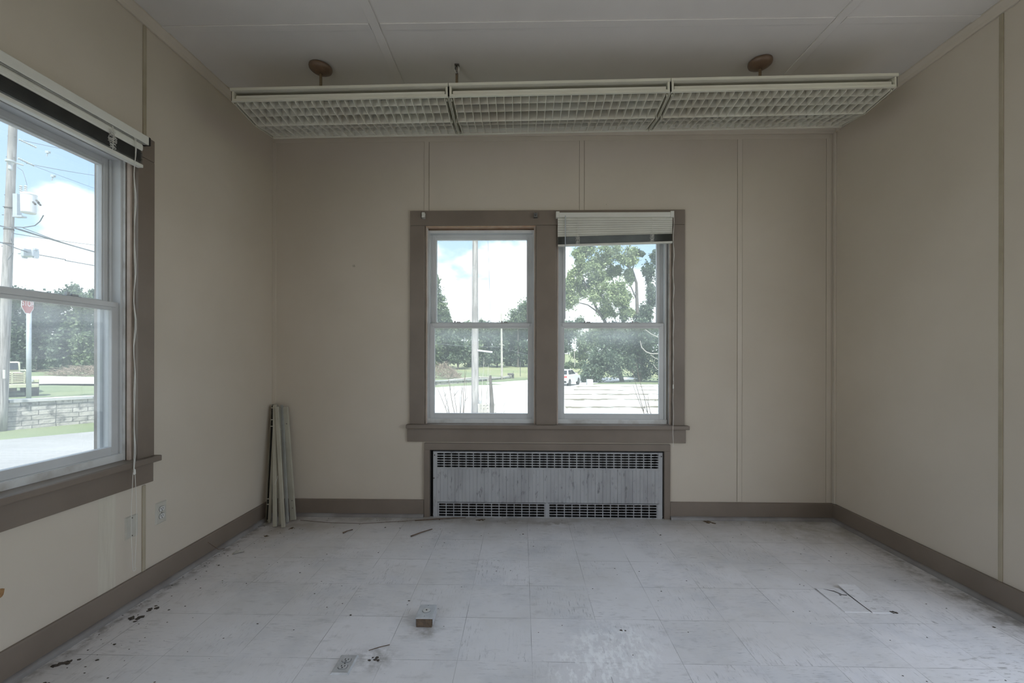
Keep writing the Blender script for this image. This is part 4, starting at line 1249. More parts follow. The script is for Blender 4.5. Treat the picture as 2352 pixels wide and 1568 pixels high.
# raised field behind the wall
def fieldz(i, t):
    z = wtop[i] - .06
    far = -.30 if i < 4 else -.35
    return z + (far - z) * min(1, t / 30)
b = MB()
ts = [.2, 1.5, 4, 8, 14, 22, 34, 60, 110, 200]
for i, p in enumerate(wallp):
    q = Vector(wallp[min(i + 1, len(wallp) - 1)]) - Vector(wallp[max(i - 1, 0)]); q.normalize()
    n2 = Vector((-q.y, q.x))
    if i == len(wallp) - 1: n2 = Vector((-.55, .83))
    if i == 0: n2 = Vector((-.95, -.05))
    for t in ts:
        b.v.append(Vector((p[0] + n2.x * t, p[1] + n2.y * t, fieldz(i, t))))
nT = len(ts)
for i in range(len(wallp) - 1):
    for k in range(nT - 1):
        b.f.append((i * nT + k, (i + 1) * nT + k, (i + 1) * nT + k + 1, i * nT + k + 1))
tag(b.build('lawn', 'grass', loc=(-17, 15, -.3)), 'raised green lawn behind the stone wall', 'ground', kind='structure')
# far field to the right of the wall end and the rising slope
b = MB()
gx = [-34, -14, -6, 0, 4, 7.5, 12, 22, 60]; gy = [56, 62, 70, 80, 92, 110, 140, 200]
hz = lambda x, y: GZ + max(0, (y - 56)) * .022 * (1 if x < 4 else 1.25) + .0
for y in gy:
    for x in gx:
        b.v.append(Vector((x * (y / 60), y, hz(x, y) - .005)))
for j in range(len(gy) - 1):
    for i in range(len(gx) - 1):
        b.f.append((j * 9 + i, j * 9 + i + 1, (j + 1) * 9 + i + 1, (j + 1) * 9 + i))
tag(b.build('field', 'rough_grass', loc=(0, 60, GZ)), 'sunny green field rising toward the far tree line', 'ground', kind='structure')
# white lane across the lawn beyond the truck
b = MB()
L0 = [ong(u, v, -.235) for u, v in ((-500, 893), (0, 880.5), (120, 878.5), (240, 879), (500, 884))]
L1 = [ong(u, v, -.235) for u, v in ((-500, 870), (0, 864), (120, 863.5), (240, 866), (500, 872))]
b.v = L0 + L1
for i in range(4): b.f.append((i, i + 1, 5 + i + 1, 5 + i))
for i in range(10): b.v.append(b.v[i] - Vector((0, 0, .06)))
for i in range(4): b.f.append((10 + i, 15 + i, 16 + i, 11 + i)); b.f.append((i, 10 + i, 11 + i, i + 1)); b.f.append((5 + i, 6 + i, 16 + i, 15 + i))
tag(b.build('road', 'gravelroad', loc=tuple(L0[1])), 'white gravel lane crossing the lawn behind the yellow truck', 'ground', kind='structure')

# ---- utility poles and wires
def pole_mesh(base, top, r0, r1):
    base, top = Vector(base), Vector(top)
    n = 12
    return MB().tube([base.lerp(top, k / n) for k in range(n + 1)], [r0 + (r1 - r0) * k / n for k in range(n + 1)], 16)
def insul(b, p, d, n, r_, L_):
    p, d = Vector(p), Vector(d)
    q = [p + d * (L_ * k / (2 * n)) for k in range(2 * n + 1)]
    b.tube(q, [r_ if k % 2 else r_ * .45 for k in range(2 * n + 1)], 8)
PD = 14.886
pb, pt = at(2, 992, PD), at(32, 230, PD)
r = empty('utility_pole', pb, 'weathered utility pole with white transformer behind the cropped window', 'utility pole')
pole_mesh(pb - Vector((0, 0, .1)), pt, .150, .105).build('pole', 'pole', r, smooth=True)
tb = at(66, 490, PD - .2); tt = at(66, 443, PD - .2)
H = tt.z - tb.z
b = MB().lathe([(.17, 0), (.19, .03), (.20, H * .86), (.21, H * .9), (.21, H * .93), (.15, H * 1.0), (.05, H * 1.04)], 22, c=tb)
tr = b.build('transformer', 'whitecan', r, smooth=False)
b = MB()
for du in (-18, -7): insul(b, at(66 + du, 444, PD - .25), (0, 0, 1), 4, .05, .26)
b.build('bushing', 'porcelain', tr)
b = MB()
for du, dv in ((18, 460), (22, 466), (10, 464)): b.tube([at(66 + du, dv, PD - .4), at(66 + du + 5, dv + 5, PD - .5)], .03, 6)
b.build('terminal', 'darkmetal', tr)
b = MB()
p0 = at(40, 450, PD - .05); b.box(p0.x - .05, p0.x + .10, p0.y - .1, p0.y + .05, at(40, 501, PD).z, at(40, 448, PD).z)
p0 = at(48, 498, PD - .05); b.box(p0.x - .16, p0.x + .16, p0.y - .12, p0.y + .05, p0.z - .03, p0.z + .02)
b.build('bracket', 'galv', r)
b = MB()
c0 = at(24, 372, PD - .35); b.lathe([(.03, -.28), (.06, -.24), (.05, -.1), (.08, -.02), (.13, .0), (.13, .05), (.04, .07)], 12, c=c0)
b.tube([c0 + Vector((0, 0, .02)), c0 + Vector((.1, .3, .02))], .025, 6)
b.build('surge_arrester', 'porcelain', r)
for v, du in ((312, -12), (360, -13), (447, -14), (474, -16), (493, -17), (565, -16)):
    uu = 2 + (992 - v) / 762 * 30
    p = at(uu + du, v, PD - .1); MB().tube([p, p + Vector((.2, .08, 0))], .012, 5).build('step_bolt', 'darkmetal', r)
for v in (478, 527, 560):
    uu = 2 + (992 - v) / 762 * 30; p = at(uu, v, PD)
    MB().lathe([(.130, -.02), (.134, 0), (.130, .02)], 16, c=p).build('band', 'darkmetal', r)
p = at(9.5, 858, PD - .22)
b = MB().box(p.x - .04, p.x + .04, p.y - .01, p.y + .02, p.z - .16, p.z + .13); b.build('pole_tag', 'chip', r)
def wire(pts, rad, label, name='power_line', m='wire', n=5):
    return tag(MB().tube(pts, rad, n).build(name, m), label, 'wire', 'wires on the transformer pole')
def sag(a, c, s, n=14):
    return [a.lerp(c, k / n) - Vector((0, 0, s * 4 * (k / n) * (1 - k / n))) for k in range(n + 1)]
D2 = 30
wire(sag(at(42, 320, PD), at(330, 372, D2), .1), .010, 'topmost thin wire leaving the transformer pole')
wire(sag(at(60, 375, PD + .5), at(340, 412, D2), .15), .010, 'thin wire from the upper dead end insulator')
wire(sag(at(76, 380, PD + .5), at(330, 470, D2), .05), .007, 'faint wire sloping down from the second insulator')
wire(sag(at(32, 523, PD), at(420, 620, D2), .2), .030, 'thick twisted service cable leaving the pole below the transformer')
wire(sag(at(52, 523, PD), at(420, 605, D2), .45), .012, 'slim wire just above the twisted service cable')
wire(sag(at(30, 536, PD), at(420, 570, D2 + 4), .25), .011, 'nearly level wire below the transformer')
wire(sag(at(72, 582, PD + .72), at(150, 596, PD + 2.5), .0, 6) + sag(at(150, 598, PD + 2.5), at(420, 640, D2), .05), .018, 'lowest wavy cable running from the splice box')
wire([at(30, 521, PD - .2), at(55, 522, PD - .3), at(80, 518, PD - .4), at(92, 508, PD - .4), at(100, 494, PD - .5)], .016, 'dark drip loop hanging below the transformer')
wire([at(28, 535, PD - .2), at(26, 550, PD - .3), at(31, 565, PD - .3), at(30, 580, PD - .3), at(18, 597, PD - .3)], .012, 'loose cable end dangling on the pole')
wire([at(40, 384, PD), at(52, 392, PD - .1), at(58, 410, PD - .2), at(62, 425, PD - .2)], .007, 'thin lead dropping from the insulator to the transformer')
wire([at(-20, 552, PD - 2), at(8, 558, PD - .3), at(34, 569, PD), at(58, 577, PD + .5), at(68, 581.5, PD + .7)], .018, 'cable crossing the pole to the splice box')
wire([at(-20, 513, PD - 3), at(10, 521, PD - .3), at(26, 524, PD - .2)], .02, 'short cable arriving at the pole from the picture edge')
for lab, u0, v0, u1, v1 in (('upper dead end insulator on the transformer pole', 43, 320, 84, 339), ('lower dead end insulator on the transformer pole', 41, 363, 79, 381)):
    a, c = at(u0, v0, PD), at(u1, v1, PD + .6); b = MB(); d = (c - a); L_ = d.length
    insul(b, a, d.normalized(), 8, .035, L_)
    tag(b.build('insulator', 'porcelain'), lab, 'insulator', 'dead end insulators')
for lab, u_, v_ in (('small line clamp on the topmost wire', 110, 350), ('small line clamp hanging from the faint sloping wire', 122, 405)):
    p = at(u_, v_, PD + 2); b = MB(); b.box(p.x - .07, p.x + .07, p.y - .04, p.y + .04, p.z - .03, p.z + .03); b.tube([p, p + Vector((-.05, 0, -.15))], .02, 6); b.tube([p + Vector((-.1, 0, .06)), p + Vector((.1, 0, .02))], .02, 6)
    tag(b.build('line_clamp', 'galv'), lab, 'clamp', 'line clamps')
p = at(69, 582, PD + .7)
r = empty('splice_box', p - Vector((0, 0, .15)), 'grey splice box hanging on the lowest cable', 'splice box')
b = MB(); b.box(p.x - .22, p.x + .22, p.y - .12, p.y + .12, p.z - .13, p.z + .13); b.build('case', 'galv', r, bevel=.03)
for x in (-.2, .2):
    for z in (-.14, .14): MB().box(p.x + x - .05, p.x + x + .05, p.y - .06, p.y + .06, p.z + z - .03, p.z + z + .03).build('lug', 'galv', r)
MB().tube([p + Vector((-.22, 0, .02)), p + Vector((-.42, 0, .0))], .03, 6).build('lug', 'galv', r)

# pole seen through the double window
BD = 19.2
pb, pt = at(1091, 960, BD), at(1091.5, 400, BD)
r = empty('utility_pole', pb, 'weathered wooden pole standing in front of the double window', 'utility pole')
pole_mesh(pb - Vector((0, 0, .1)), pt, .165, .105).build('pole', 'pole', r, smooth=True)
b = MB().tube([at(1097, 804.5, BD - .1), at(1131, 808.5, BD - .15)], .035, 8); b.build('sign_arm', 'whitecan', r)
tag(MB().tube([at(1117, 440, BD), at(1124, 640, BD + 3), at(1127, 760, BD + 5)], .006, 4).build('guy_wire', 'wire'), 'faint guy wire beside the pole at the double window', 'wire')
pb, pt = at(1153, 869, 51), at(1151.5, 708, 51)
r = empty('utility_pole', pb, 'thin far utility pole on the grass by the road', 'utility pole')
pole_mesh(pb - Vector((0, 0, .3)), pt, .13, .09).build('pole', 'railwood', r, smooth=True)
MB().tube([at(1146, 790, 51), at(1158, 792.5, 51)], .04, 6).build('crossarm', 'railwood', r)
for lab, a, c in (('far wire above the field, left of the thin pole', (960, 783, 60), (1152, 797, 51)), ('far wire above the field, right of the thin pole', (1152, 797, 51), (1260, 822, 60))):
    tag(MB().tube(sag(at(*a), at(*c), .2), .02, 4).build('power_line', 'wire'), lab, 'wire', 'wires over the field')

# ---- stop sign, truck, marker
sp_b, sp_t = at(66, 917, 16.2), at(66.5, 690, 16.2)
r = empty('stop_sign', sp_b, 'red stop sign on a pale steel post by the stone wall', 'sign')
MB().tube([sp_b, sp_t], .072, 12).build('post', 'galv', r, smooth=True)
sc_ = at(62, 697, 16.0); s0 = .40
S = Matrix.Translation(sc_) @ Matrix.Rotation(math.radians(114), 4, 'Z')
def octo(rad, y, t):
    return MB().prism([(rad * math.cos(math.pi / 8 + k * math.pi / 4), rad * math.sin(math.pi / 8 + k * math.pi / 4)) for k in range(8)], 'y', y, y + t, m=S)
face = octo(s0, -.02, .01); face.build('sign_border', 'white', r)
fc = octo(s0 * .93, -.024, .004).build('sign_face', 'red', r)
tcu = bpy.data.curves.new('stop_text', 'FONT'); tcu.body = 'STOP'; tcu.size = .30; tcu.align_x = 'CENTER'; tcu.align_y = 'CENTER'; tcu.extrude = .002
to = bpy.data.objects.new('lettering', tcu); COL.objects.link(to); to.parent = fc
to.matrix_local = Matrix.Translation(-sp_b) @ S @ Matrix.Translation((0, -.027, 0)) @ Matrix.Rotation(math.pi / 2, 4, 'X')
bpy.context.view_layer.update()
tm = bpy.data.meshes.new_from_object(to.evaluated_get(bpy.context.evaluated_depsgraph_get()))
mw = to.matrix_local.copy()
bpy.data.objects.remove(to)
to = bpy.data.objects.new('lettering', tm); COL.objects.link(to); to.parent = fc; to.matrix_local = mw
tm.materials.clear(); tm.materials.append(M['white'])

def wheel(parent, c, rad, wid, axis, hub='truck'):
    m = Matrix.Rotation(math.pi / 2, 4, 'X') if axis == 'y' else Matrix.Rotation(math.pi / 2, 4, 'Y')
    t = MB().lathe([(rad * .55, -wid / 2), (rad * .9, -wid / 2), (rad, -wid * .35), (rad, wid * .35), (rad * .9, wid / 2), (rad * .55, wid / 2)], 26, m, c).build('wheel', 'tyre', parent)
    MB().lathe([(rad * .55, -wid * .42), (rad * .5, -wid * .3), (rad * .2, -wid * .45), (rad * .2, wid * .45), (rad * .5, wid * .3), (rad * .55, wid * .42)], 18, m, c).build('hub', hub, t)
def truck():
    # seen front three-quarter: nose faces the road; parked behind the wall
    D_ = 16.7
    c = at(11, 917, D_)
    z0 = c.z
    px = lambda n: n * D_ / FPX * 1.12
    r = empty('truck', (c.x, c.y, z0), 'pale yellow old truck parked behind the stone wall', 'truck')
    A = Matrix.Translation((c.x, c.y, z0)) @ Matrix.Rotation(math.radians(51), 4, 'Z')   # local -Y is the nose
    P = lambda v: (914 - v) * D_ / FPX
    W_ = .70
    hz0, hz1 = P(884), P(846)
    b = MB(); b.box(-W_ * .78, W_ * .78, -.1, 1.5, hz0 * .95, P(852), A); b.build('hood', 'truck', r, bevel=.09)
    b = MB(); b.box(-W_ * .74, W_ * .74, -.14, -.1, P(874), P(852), A); b.build('grille', 'brush', r)
    b = MB()
    for k in range(5):
        z = P(874) + k * (P(852) - P(874)) / 5; b.box(-W_ * .74, W_ * .74, -.17, -.13, z, z + .035, A)
    for x in (-.9, -.3, .3, .86): b.box(W_ * .82 * x - .02, W_ * .82 * x + .03, -.17, -.13, P(876), P(850), A)
    b.build('grille_guard', 'truck', r)
    b = MB(); b.box(-W_ * 1.25, W_ * 1.25, -.38, -.16, P(887), P(878), A); b.build('bumper', 'truck', r, bevel=.02)
    for sg in (-1, 1):
        b = MB(); b.prism([(-.16, P(876)), (-.16, P(868)), (.1, P(862)), (.75, P(862)), (1.1, P(884)), (1.0, P(884)), (.7, P(872)), (.1, P(872))], 'x', sg * W_ * .80, sg * W_ * 1.28, m=A); b.build('fender', 'truck', r, bevel=.02)
        b = MB().lathe([(.075, 0), (.08, .04), (.05, .06)], 14, A @ Matrix.Translation((sg * W_ * .95, -.16, P(871))) @ Matrix.Rotation(math.pi / 2, 4, 'X')); b.build('headlamp', 'porcelain', r)
    b = MB(); b.prism([(1.4, P(884)), (1.4, P(848)), (1.62, P(826)), (2.5, P(826)), (2.55, P(884))], 'x', -W_ * .66, W_ * .66, m=A); b.build('cab', 'truck', r, bevel=.05)
    b = MB(); b.prism([(1.40, P(846)), (1.36, P(846)), (1.57, P(829)), (1.6, P(829))], 'x', -W_ * .56, W_ * .56, m=A)
    b.build('windscreen', 'glassdark', r)
    b = MB(); b.prism([(1.66, P(846)), (1.78, P(830)), (2.4, P(830)), (2.4, P(846))], 'x', W_ * .655, W_ * .672, m=A); b.build('side_window', 'glassdark', r)
    b = MB(); b.box(-W_ * 1.1, W_ * 1.1, 2.6, 4.6, P(888), P(850), A); b.build('truck_bed', 'truck', r, bevel=.02)
    b = MB(); b.box(-.3, .3, -.2, 4.4, P(896), P(886), A); b.build('chassis', 'darkmetal', r)
    b = MB()
    q = [A @ Vector((W_ * 1.05, 1.25, P(848))), A @ Vector((W_ * 1.28, 1.2, P(846))), A @ Vector((W_ * 1.28, 1.2, P(832))), A @ Vector((W_ * 1.05, 1.25, P(832))), A @ Vector((W_ * 1.05, 1.25, P(848)))]
    b.tube(q, .012, 6); b.build('mirror', 'darkmetal', r)
    rad = P(869) / 2 * 1.04
    for y in (.45, 3.7):
        for sg in (-1, 1):
            cc = A @ Vector((sg * W_ * 1.04, y, rad))
            m = Matrix.Rotation(math.radians(51), 4, 'Z') @ Matrix.Rotation(math.pi / 2, 4, 'Y')
            t = MB().lathe([(rad * .55, -.17), (rad * .9, -.18), (rad, -.13), (rad, .13), (rad * .9, .18), (rad * .55, .17)], 26, m, cc).build('wheel', 'tyre', r)
            MB().lathe([(rad * .55, -.10), (rad * .5, -.06), (rad * .2, -.11), (rad * .2, .11), (rad * .5, .06), (rad * .55, .10)], 18, m, cc).build('hub', 'truck', t)
truck()
p = at(126, 913, 19)
b = MB().box(p.x - .16, p.x + .16, p.y - .08, p.y + .08, p.z - .06, p.z + .13)
tag(b.build('marker_stone', 'concrete_block', bevel=.02), 'small pale marker stone on the lawn near the wall cap', 'stone')

# ---- fence, mailbox, posts by the far road
r = empty('rail_fence', at(1085, 872, 47), 'bleached split rail fence along the wall end', 'fence')
pp = [at(985, 880, 40.2), at(1045, 872, 43), at(1103, 866.5, 47), at(1143, 868, 51), at(1178, 863, 55)]
for i, p in enumerate(pp[1:]):
    MB().tube([Vector((p.x, p.y, GZ)), p + Vector((0, 0, .12))], .09, 8).build('post', 'railwood', r)
for i in range(4):
    b = MB().tube([pp[i] + Vector((0, 0, .02)), pp[i + 1] + Vector((0, 0, .05))], .07, 7); b.build('rail', 'railwood', r)
p = at(1178, 868, 54)
r = empty('mailbox', p, 'dark mailbox on a post at the end of the rail fence', 'mailbox')
MB().box(p.x - .14, p.x + .14, p.y - .08, p.y + .08, GZ, at(1178, 858, 54).z).build('post', 'mail', r)
q = at(1172, 859, 53.9)
b = MB().prism([(q.z - .12, 0)] and [(-.12, -.12), (.12, -.12), (.12, .06), (.08, .13), (-.08, .13), (-.12, .06)], 'x', q.x - .32, q.x + .36, m=Matrix.Translation((0, q.y, q.z))); b.build('box', 'mail', r)
MB().box(q.x + .34, q.x + .38, q.y - .15, q.y - .12, q.z, q.z + .38).build('flag', 'mail', r)
pb = at(1195, 864, 50)
tag(MB().tube([pb, at(1195, 832, 50)], .035, 6).build('thin_post', 'mail'), 'slim dark post in the field right of the mailbox', 'post')

# ---- car and blocks
def car():
    c = at(1306, 887.5, 39.5); z0 = GZ + .03
    r = empty('car', (c.x, c.y, z0), 'white car parked at the edge of the concrete lot', 'car')
    A = Matrix.Translation((c.x - .55, c.y, z0)) @ Matrix.Rotation(math.radians(-22), 4, 'Z')     # local +Y is forward, rear faces the house
    W_ = .82
    prof = [(-1.2, .30), (-1.3, .50), (-1.28, .92), (-1.1, 1.00), (-.75, 1.02), (2.2, .98), (3.0, .86), (3.15, .6), (3.1, .30)]
    b = MB().prism(prof, 'x', -W_, W_, m=A); b.build('body', 'carwhite', r, bevel=.07)
    cab = [(-.95, 1.0), (-.45, 1.38), (.1, 1.46), (1.0, 1.44), (1.9, .99)]
    b = MB()
    n = len(cab)
    vs = [A @ Vector((-W_ * .92 if z < 1.1 else -W_ * .74, y, z)) for y, z in cab] + [A @ Vector((W_ * .92 if z < 1.1 else W_ * .74, y, z)) for y, z in cab]
    b.add(vs, [tuple(range(n - 1, -1, -1)), tuple(range(n, 2 * n))] + [(i, (i + 1) % n, n + (i + 1) % n, n + i) for i in range(n)])
    b.build('roof', 'carwhite', r, bevel=.03)
    b = MB(); b.add([A @ Vector(p) for p in ((-W_ * .84, -.93, 1.04), (W_ * .84, -.93, 1.04), (W_ * .70, -.50, 1.37), (-W_ * .70, -.50, 1.37))], [(0, 1, 2, 3)]); b.build('rear_window', 'glassdark', r)
    for k_, (ya, yb, yc, yd) in enumerate(((-.62, .3, .3, -.30), (.38, 1.55, 1.0, .38))):
        b = MB(); b.add([A @ Vector(p) for p in ((W_ * .935, ya, 1.04), (W_ * .935, yb, 1.04), (W_ * .765, yc, 1.39), (W_ * .765, yd, 1.39))], [(0, 1, 2, 3)]); b.build('side_window', 'glassdark', r)
    for sg in (-1, 1):
        b = MB(); b.box(sg * W_ * .97, sg * W_ * .55, -1.31, -1.20, .78, .92, A); b.build('tail_lamp', 'red', r, bevel=.02)
        m = A.to_3x3().to_4x4() @ Matrix.Rotation(math.pi / 2, 4, 'Y')
        for y in (-.55, 2.35):
            cc = A @ Vector((sg * W_ * .93, y, .33))
            t = MB().lathe([(.2, -.1), (.31, -.1), (.33, -.06), (.33, .06), (.31, .1), (.2, .1)], 22, m, cc).build('wheel', 'tyre', r)
            MB().lathe([(.2, -.08), (.06, -.11), (.06, .11), (.2, .08)], 14, m, cc).build('hub', 'steel', t)
        b = MB(); b.box(sg * W_ * 1.0, sg * W_ * 1.22, 1.25, 1.38, .98, 1.12, A); b.build('mirror', 'carwhite', r, bevel=.03)
    b = MB(); b.box(-W_ * .9, W_ * .9, -1.34, -1.2, .34, .52, A); b.build('bumper', 'tyre', r, bevel=.03)
car()
for lab, u0, u1, v0, v1, D_, dep in (('pale concrete block on the lot near the parked car', 1290, 1317, 887, 906, 31, .6), ('white concrete block in front of the dark thicket', 1347.5, 1361, 871, 884.5, 41, .7), ('corner of a pale block at the bottom edge of the left pane', 1203, 1213, 922, 952, 20.5, .4)):
    a, c = at(u0, v1, D_), at(u1, v0, D_)
    tag(MB().box(a.x, c.x, D_ - dep / 2, D_ + dep / 2, a.z, c.z).build('concrete_block', 'concrete_block', bevel=.03), lab, 'block', 'blocks on the lot')

# ---- trees
import numpy as np
def foliage(parent, blobs, size, dens, seed, m, nc, lo, hi):
    """one mesh of leaf blades gathered in ragged clumps"""
    g = np.random.default_rng(seed)
    Q = []
    for (c, rx, ry, rz_) in blobs:
        n = int(dens)
        d = g.normal(size=(nc, 3)); d /= np.linalg.norm(d, axis=1)[:, None]
        ctr = np.array(c) + d * g.uniform(.25, .85, (nc, 1)) * np.array([rx, ry, rz_])
        cr = g.uniform(lo, hi, nc)
        k = np.arange(n) % nc
        d = g.normal(size=(n, 3)); d /= np.linalg.norm(d, axis=1)[:, None]
        p = ctr[k] + d * (np.minimum(1.5, np.abs(g.normal(0, .62, n))) * cr[k])[:, None] * np.array([rx, ry, rz_])
        s = size * g.uniform(.55, 1.35, (n, 1))
        a = g.normal(size=(n, 3)) + np.array([0, 0, .6]); a /= np.linalg.norm(a, axis=1)[:, None]
        t = np.cross(a, g.normal(size=(n, 3))); t /= np.linalg.norm(t, axis=1)[:, None]
        w_ = np.cross(a, t)
        Q.append(np.stack([p - t * s, p + w_ * s * .6, p + t * s, p - w_ * s * .6 + a * s * .25], 1))
    V = np.concatenate(Q).reshape(-1, 3) - np.array(parent.location)
    V[:, 2] = np.maximum(V[:, 2], 0.02)
    nf = len(V) // 4
    me = bpy.data.meshes.new('foliage')
    me.vertices.add(len(V)); me.loops.add(len(V)); me.polygons.add(nf)
    me.vertices.foreach_set('co', V.astype(np.float32).ravel())
    me.loops.foreach_set('vertex_index', np.arange(len(V), dtype=np.int32))
    me.polygons.foreach_set('loop_start', np.arange(0, len(V), 4, dtype=np.int32))
    me.update(calc_edges=True)
    me.materials.append(M[m])
    ob = bpy.data.objects.new('foliage', me); COL.objects.link(ob); ob.parent = parent
    return ob
def tree(name, label, group, blobs, size, dens, seed, m, trunk=None, bark='bark', dense=False):
    """blobs: (u, v, ru, rv, distance[, depth]); trunk: list of point lists with radii"""
    rr = random.Random(seed)
    bl = []
    for t in blobs:
        c = at(t[0], t[1], t[4]); k = t[4] / FPX
        bl.append((c, t[2] * k, (t[5] if len(t) > 5 else max(t[2], t[3]) * k * .8), t[3] * k))
    base = bl[0][0].copy()
    base.z = GZ
    r = empty(name, base, label, 'tree' if 'bush' not in name and 'thicket' not in name else 'bush', group)
    foliage(r, bl, size, dens, seed, m, *((14, .36, .60) if dense else (24, .24, .46)))
    if trunk:
        for pts, rad in trunk:
            MB().tube(pts, rad, 8).build('trunk' if rad[0] > .12 else 'branch', bark, r, smooth=True)
    else:
        MB().tube([Vector((base.x, bl[0][0].y, GZ)), bl[0][0]], [.2, .1], 8).build('trunk', bark, r)
    return r
# tree line behind the lawn, seen through the cropped window
rr = random.Random(5)
x_ = -70
k = 0
tl = [(-95, 50), (-60, 56), (-28, 52), (5, 55), (38, 51), (70, 54), (100, 57), (132, 53), (165, 56), (195, 52), (228, 55), (262, 58), (300, 62)]
words = ['first', 'second', 'third', 'fourth', 'fifth', 'sixth', 'seventh', 'eighth', 'ninth', 'tenth', 'eleventh', 'twelfth', 'thirteenth']
for k, (u, D_) in enumerate(tl):
    D_ = D_ * .86
    topv = 676 - 8 * math.sin(k * 1.9) - rr.uniform(0, 8)
    if 150 < u < 300: topv -= 8
    bls = [(u, 835, 30, 28, D_), (u + 4, 790, 32, 36, D_), (u - 6, 745, 30, 34, D_ + 1), (u + 3, topv + 24, 26, 26, D_ + 1), (u - 10, topv + 36, 14, 18, D_), (u + 14, topv + 30, 14, 16, D_)]
    lab = ('leafy tree of the lawn row continuing past the picture edge, %s from the utility pole' % words[2 - k]) if k < 3 else ('leafy tree in the dense row behind the lawn, %s counting from the utility pole' % words[k - 3])
    tree('tree', lab, 'trees behind the lawn', bls, .17, 2600, 100 + k, 'leaf_dark' if k % 3 else 'leaf', dense=True)
# brush pile on the lawn edge
def brush(name, label, u0, u1, v0, v1, D_, n, seed, m='brush', up=.35):
    rr = random.Random(seed)
    a, c = at(u0, v1, D_), at(u1, v0, D_)
    b = MB()
    for k in range(n):
        x = rr.uniform(a.x, c.x); t = (x - a.x) / (c.x - a.x); hmax = (c.z - a.z) * (math.sin(math.pi * min(1, max(0, t * .9 + .1))) * .8 + .2)
        p = Vector((x, D_ + rr.uniform(-1, 1) * .8, a.z + rr.uniform(0, hmax)))
        th = rr.uniform(0, 6.28); L_ = rr.uniform(.3, 1.0) * (c.x - a.x) * .28
        d = Vector((math.cos(th), math.sin(th) * .5, rr.uniform(-up, up + .15))).normalized() * L_
        q = p + d; q.z = max(a.z, min(q.z, a.z + hmax * 1.25))
        b.tube([p, p.lerp(q, .5) + Vector((rr.uniform(-.06, .06), 0, rr.uniform(-.05, .08))), q], [.02, .014, .006], 4)
    return tag(b.build(name, m), label, 'brush', kind='stuff')
brush('brush_pile', 'pile of dead branches at the far edge of the lawn lane', 134, 262, 843, 863, 34.5, 420, 31)
brush('brush_pile', 'brown dead bush pile in front of the field, left pane', 985, 1056, 836, 868, 46, 520, 32, up=1.2)
b = MB()
# trees seen through the double window
tree('tree', 'tall tree cut by the left jamb of the double window', 'trees beyond the double window', [(985, 720, 46, 60, 80), (1012, 712, 22, 34, 80), (990, 660, 32, 48, 80), (1002, 645, 9, 18, 80), (1000, 684, 14, 18, 80), (1022, 735, 18, 18, 80)], .19, 2400, 41, 'leaf')
tree('tree', 'rounded pale tree at the right jamb of the left pane', 'trees beyond the double window', [(1190, 730, 30, 26, 85), (1215, 715, 30, 36, 85), (1172, 748, 18, 16, 85), (1202, 706, 12, 14, 85)], .19, 2600, 42, 'leaf')
tree('tree', 'small tree top right of the pole', 'trees beyond the double window', [(1106, 742, 8, 11, 95), (1104, 756, 10, 12, 95)], .19, 700, 43, 'leaf')
row = [(990, 76), (1022, 80), (1052, 76), (1082, 84), (1112, 88), (1142, 84), (1172, 90), (1202, 86), (1236, 92)]
for k, (u, D_) in enumerate(row):
    t_ = rr.uniform(-8, 8)
    tree('tree', 'tree in the shady row behind the field, %s from the left jamb' % words[k], 'trees behind the field',
         [(u, 822, 26, 20, D_), (u + 5, 796, 28, 28, D_), (u - 5, 766 + t_ * .5, 22, 22, D_ + 1.5), (u + 8, 758 + t_, 14, 14, D_ + 1)], .25, 2400, 200 + k, 'leaf' if k in (0, 3) else 'leaf_dark', dense=True)
# big tree in the right pane
D_ = 47
tp = lambda *a: [at(u, v, D_) for u, v in a]
tree('tree', 'large spreading tree with bent limbs in the right pane', 'trees beyond the double window',
     [(1352, 610, 36, 44, D_), (1400, 585, 42, 36, D_), (1448, 590, 30, 30, D_ - 1), (1320, 640, 24, 34, D_), (1312, 690, 24, 28, D_), (1372, 680, 34, 36, D_ - 1), (1412, 668, 34, 40, D_ - 2), (1430, 690, 26, 30, D_), (1395, 715, 30, 24, D_), (1350, 560, 30, 30, D_), (1420, 545, 40, 30, D_), (1445, 630, 14, 24, D_), (1375, 640, 26, 24, D_), (1340, 665, 26, 26, D_ + 1), (1330, 590, 20, 22, D_), (1410, 625, 22, 20, D_ + 1), (1440, 720, 20, 18, D_), (1300, 660, 16, 30, D_), (1380, 600, 30, 22, D_ + 1)],
     .12, 2800, 51, 'leaf_light',
     [(tp((1430, 880), (1402, 775), (1388, 735), (1372, 712), (1345, 655), (1330, 610)), [.24, .22, .17, .13, .09, .04]),
      (tp((1402, 775), (1385, 725), (1378, 690), (1372, 640)), [.15, .11, .08, .04]),
      (tp((1372, 652), (1384, 640), (1376, 622)), [.06, .05, .02]),
      (tp((1385, 725), (1350, 700), (1310, 690)), [.10, .06, .03])], 'bark')
tree('tree', 'bare limbed dark tree at the right jamb of the right pane', 'trees beyond the double window',
     [(1490, 625, 18, 32, D_ + 3), (1500, 680, 22, 36, D_ + 2), (1480, 720, 24, 30, D_ + 2), (1520, 650, 30, 60, D_ + 3), (1505, 592, 16, 20, D_ + 3), (1466, 582, 14, 10, D_), (1470, 740, 20, 20, D_)],
     .12, 3400, 52, 'leaf_dark',
     [(tp((1470, 880), (1465, 760), (1463, 690), (1462, 650), (1452, 620), (1430, 602), (1405, 590)), [.26, .22, .17, .14, .13, .09, .05]),
      (tp((1463, 690), (1450, 660), (1440, 640)), [.08, .06, .03]), (tp((1452, 620), (1462, 590), (1470, 570)), [.07, .05, .03])], 'bark')
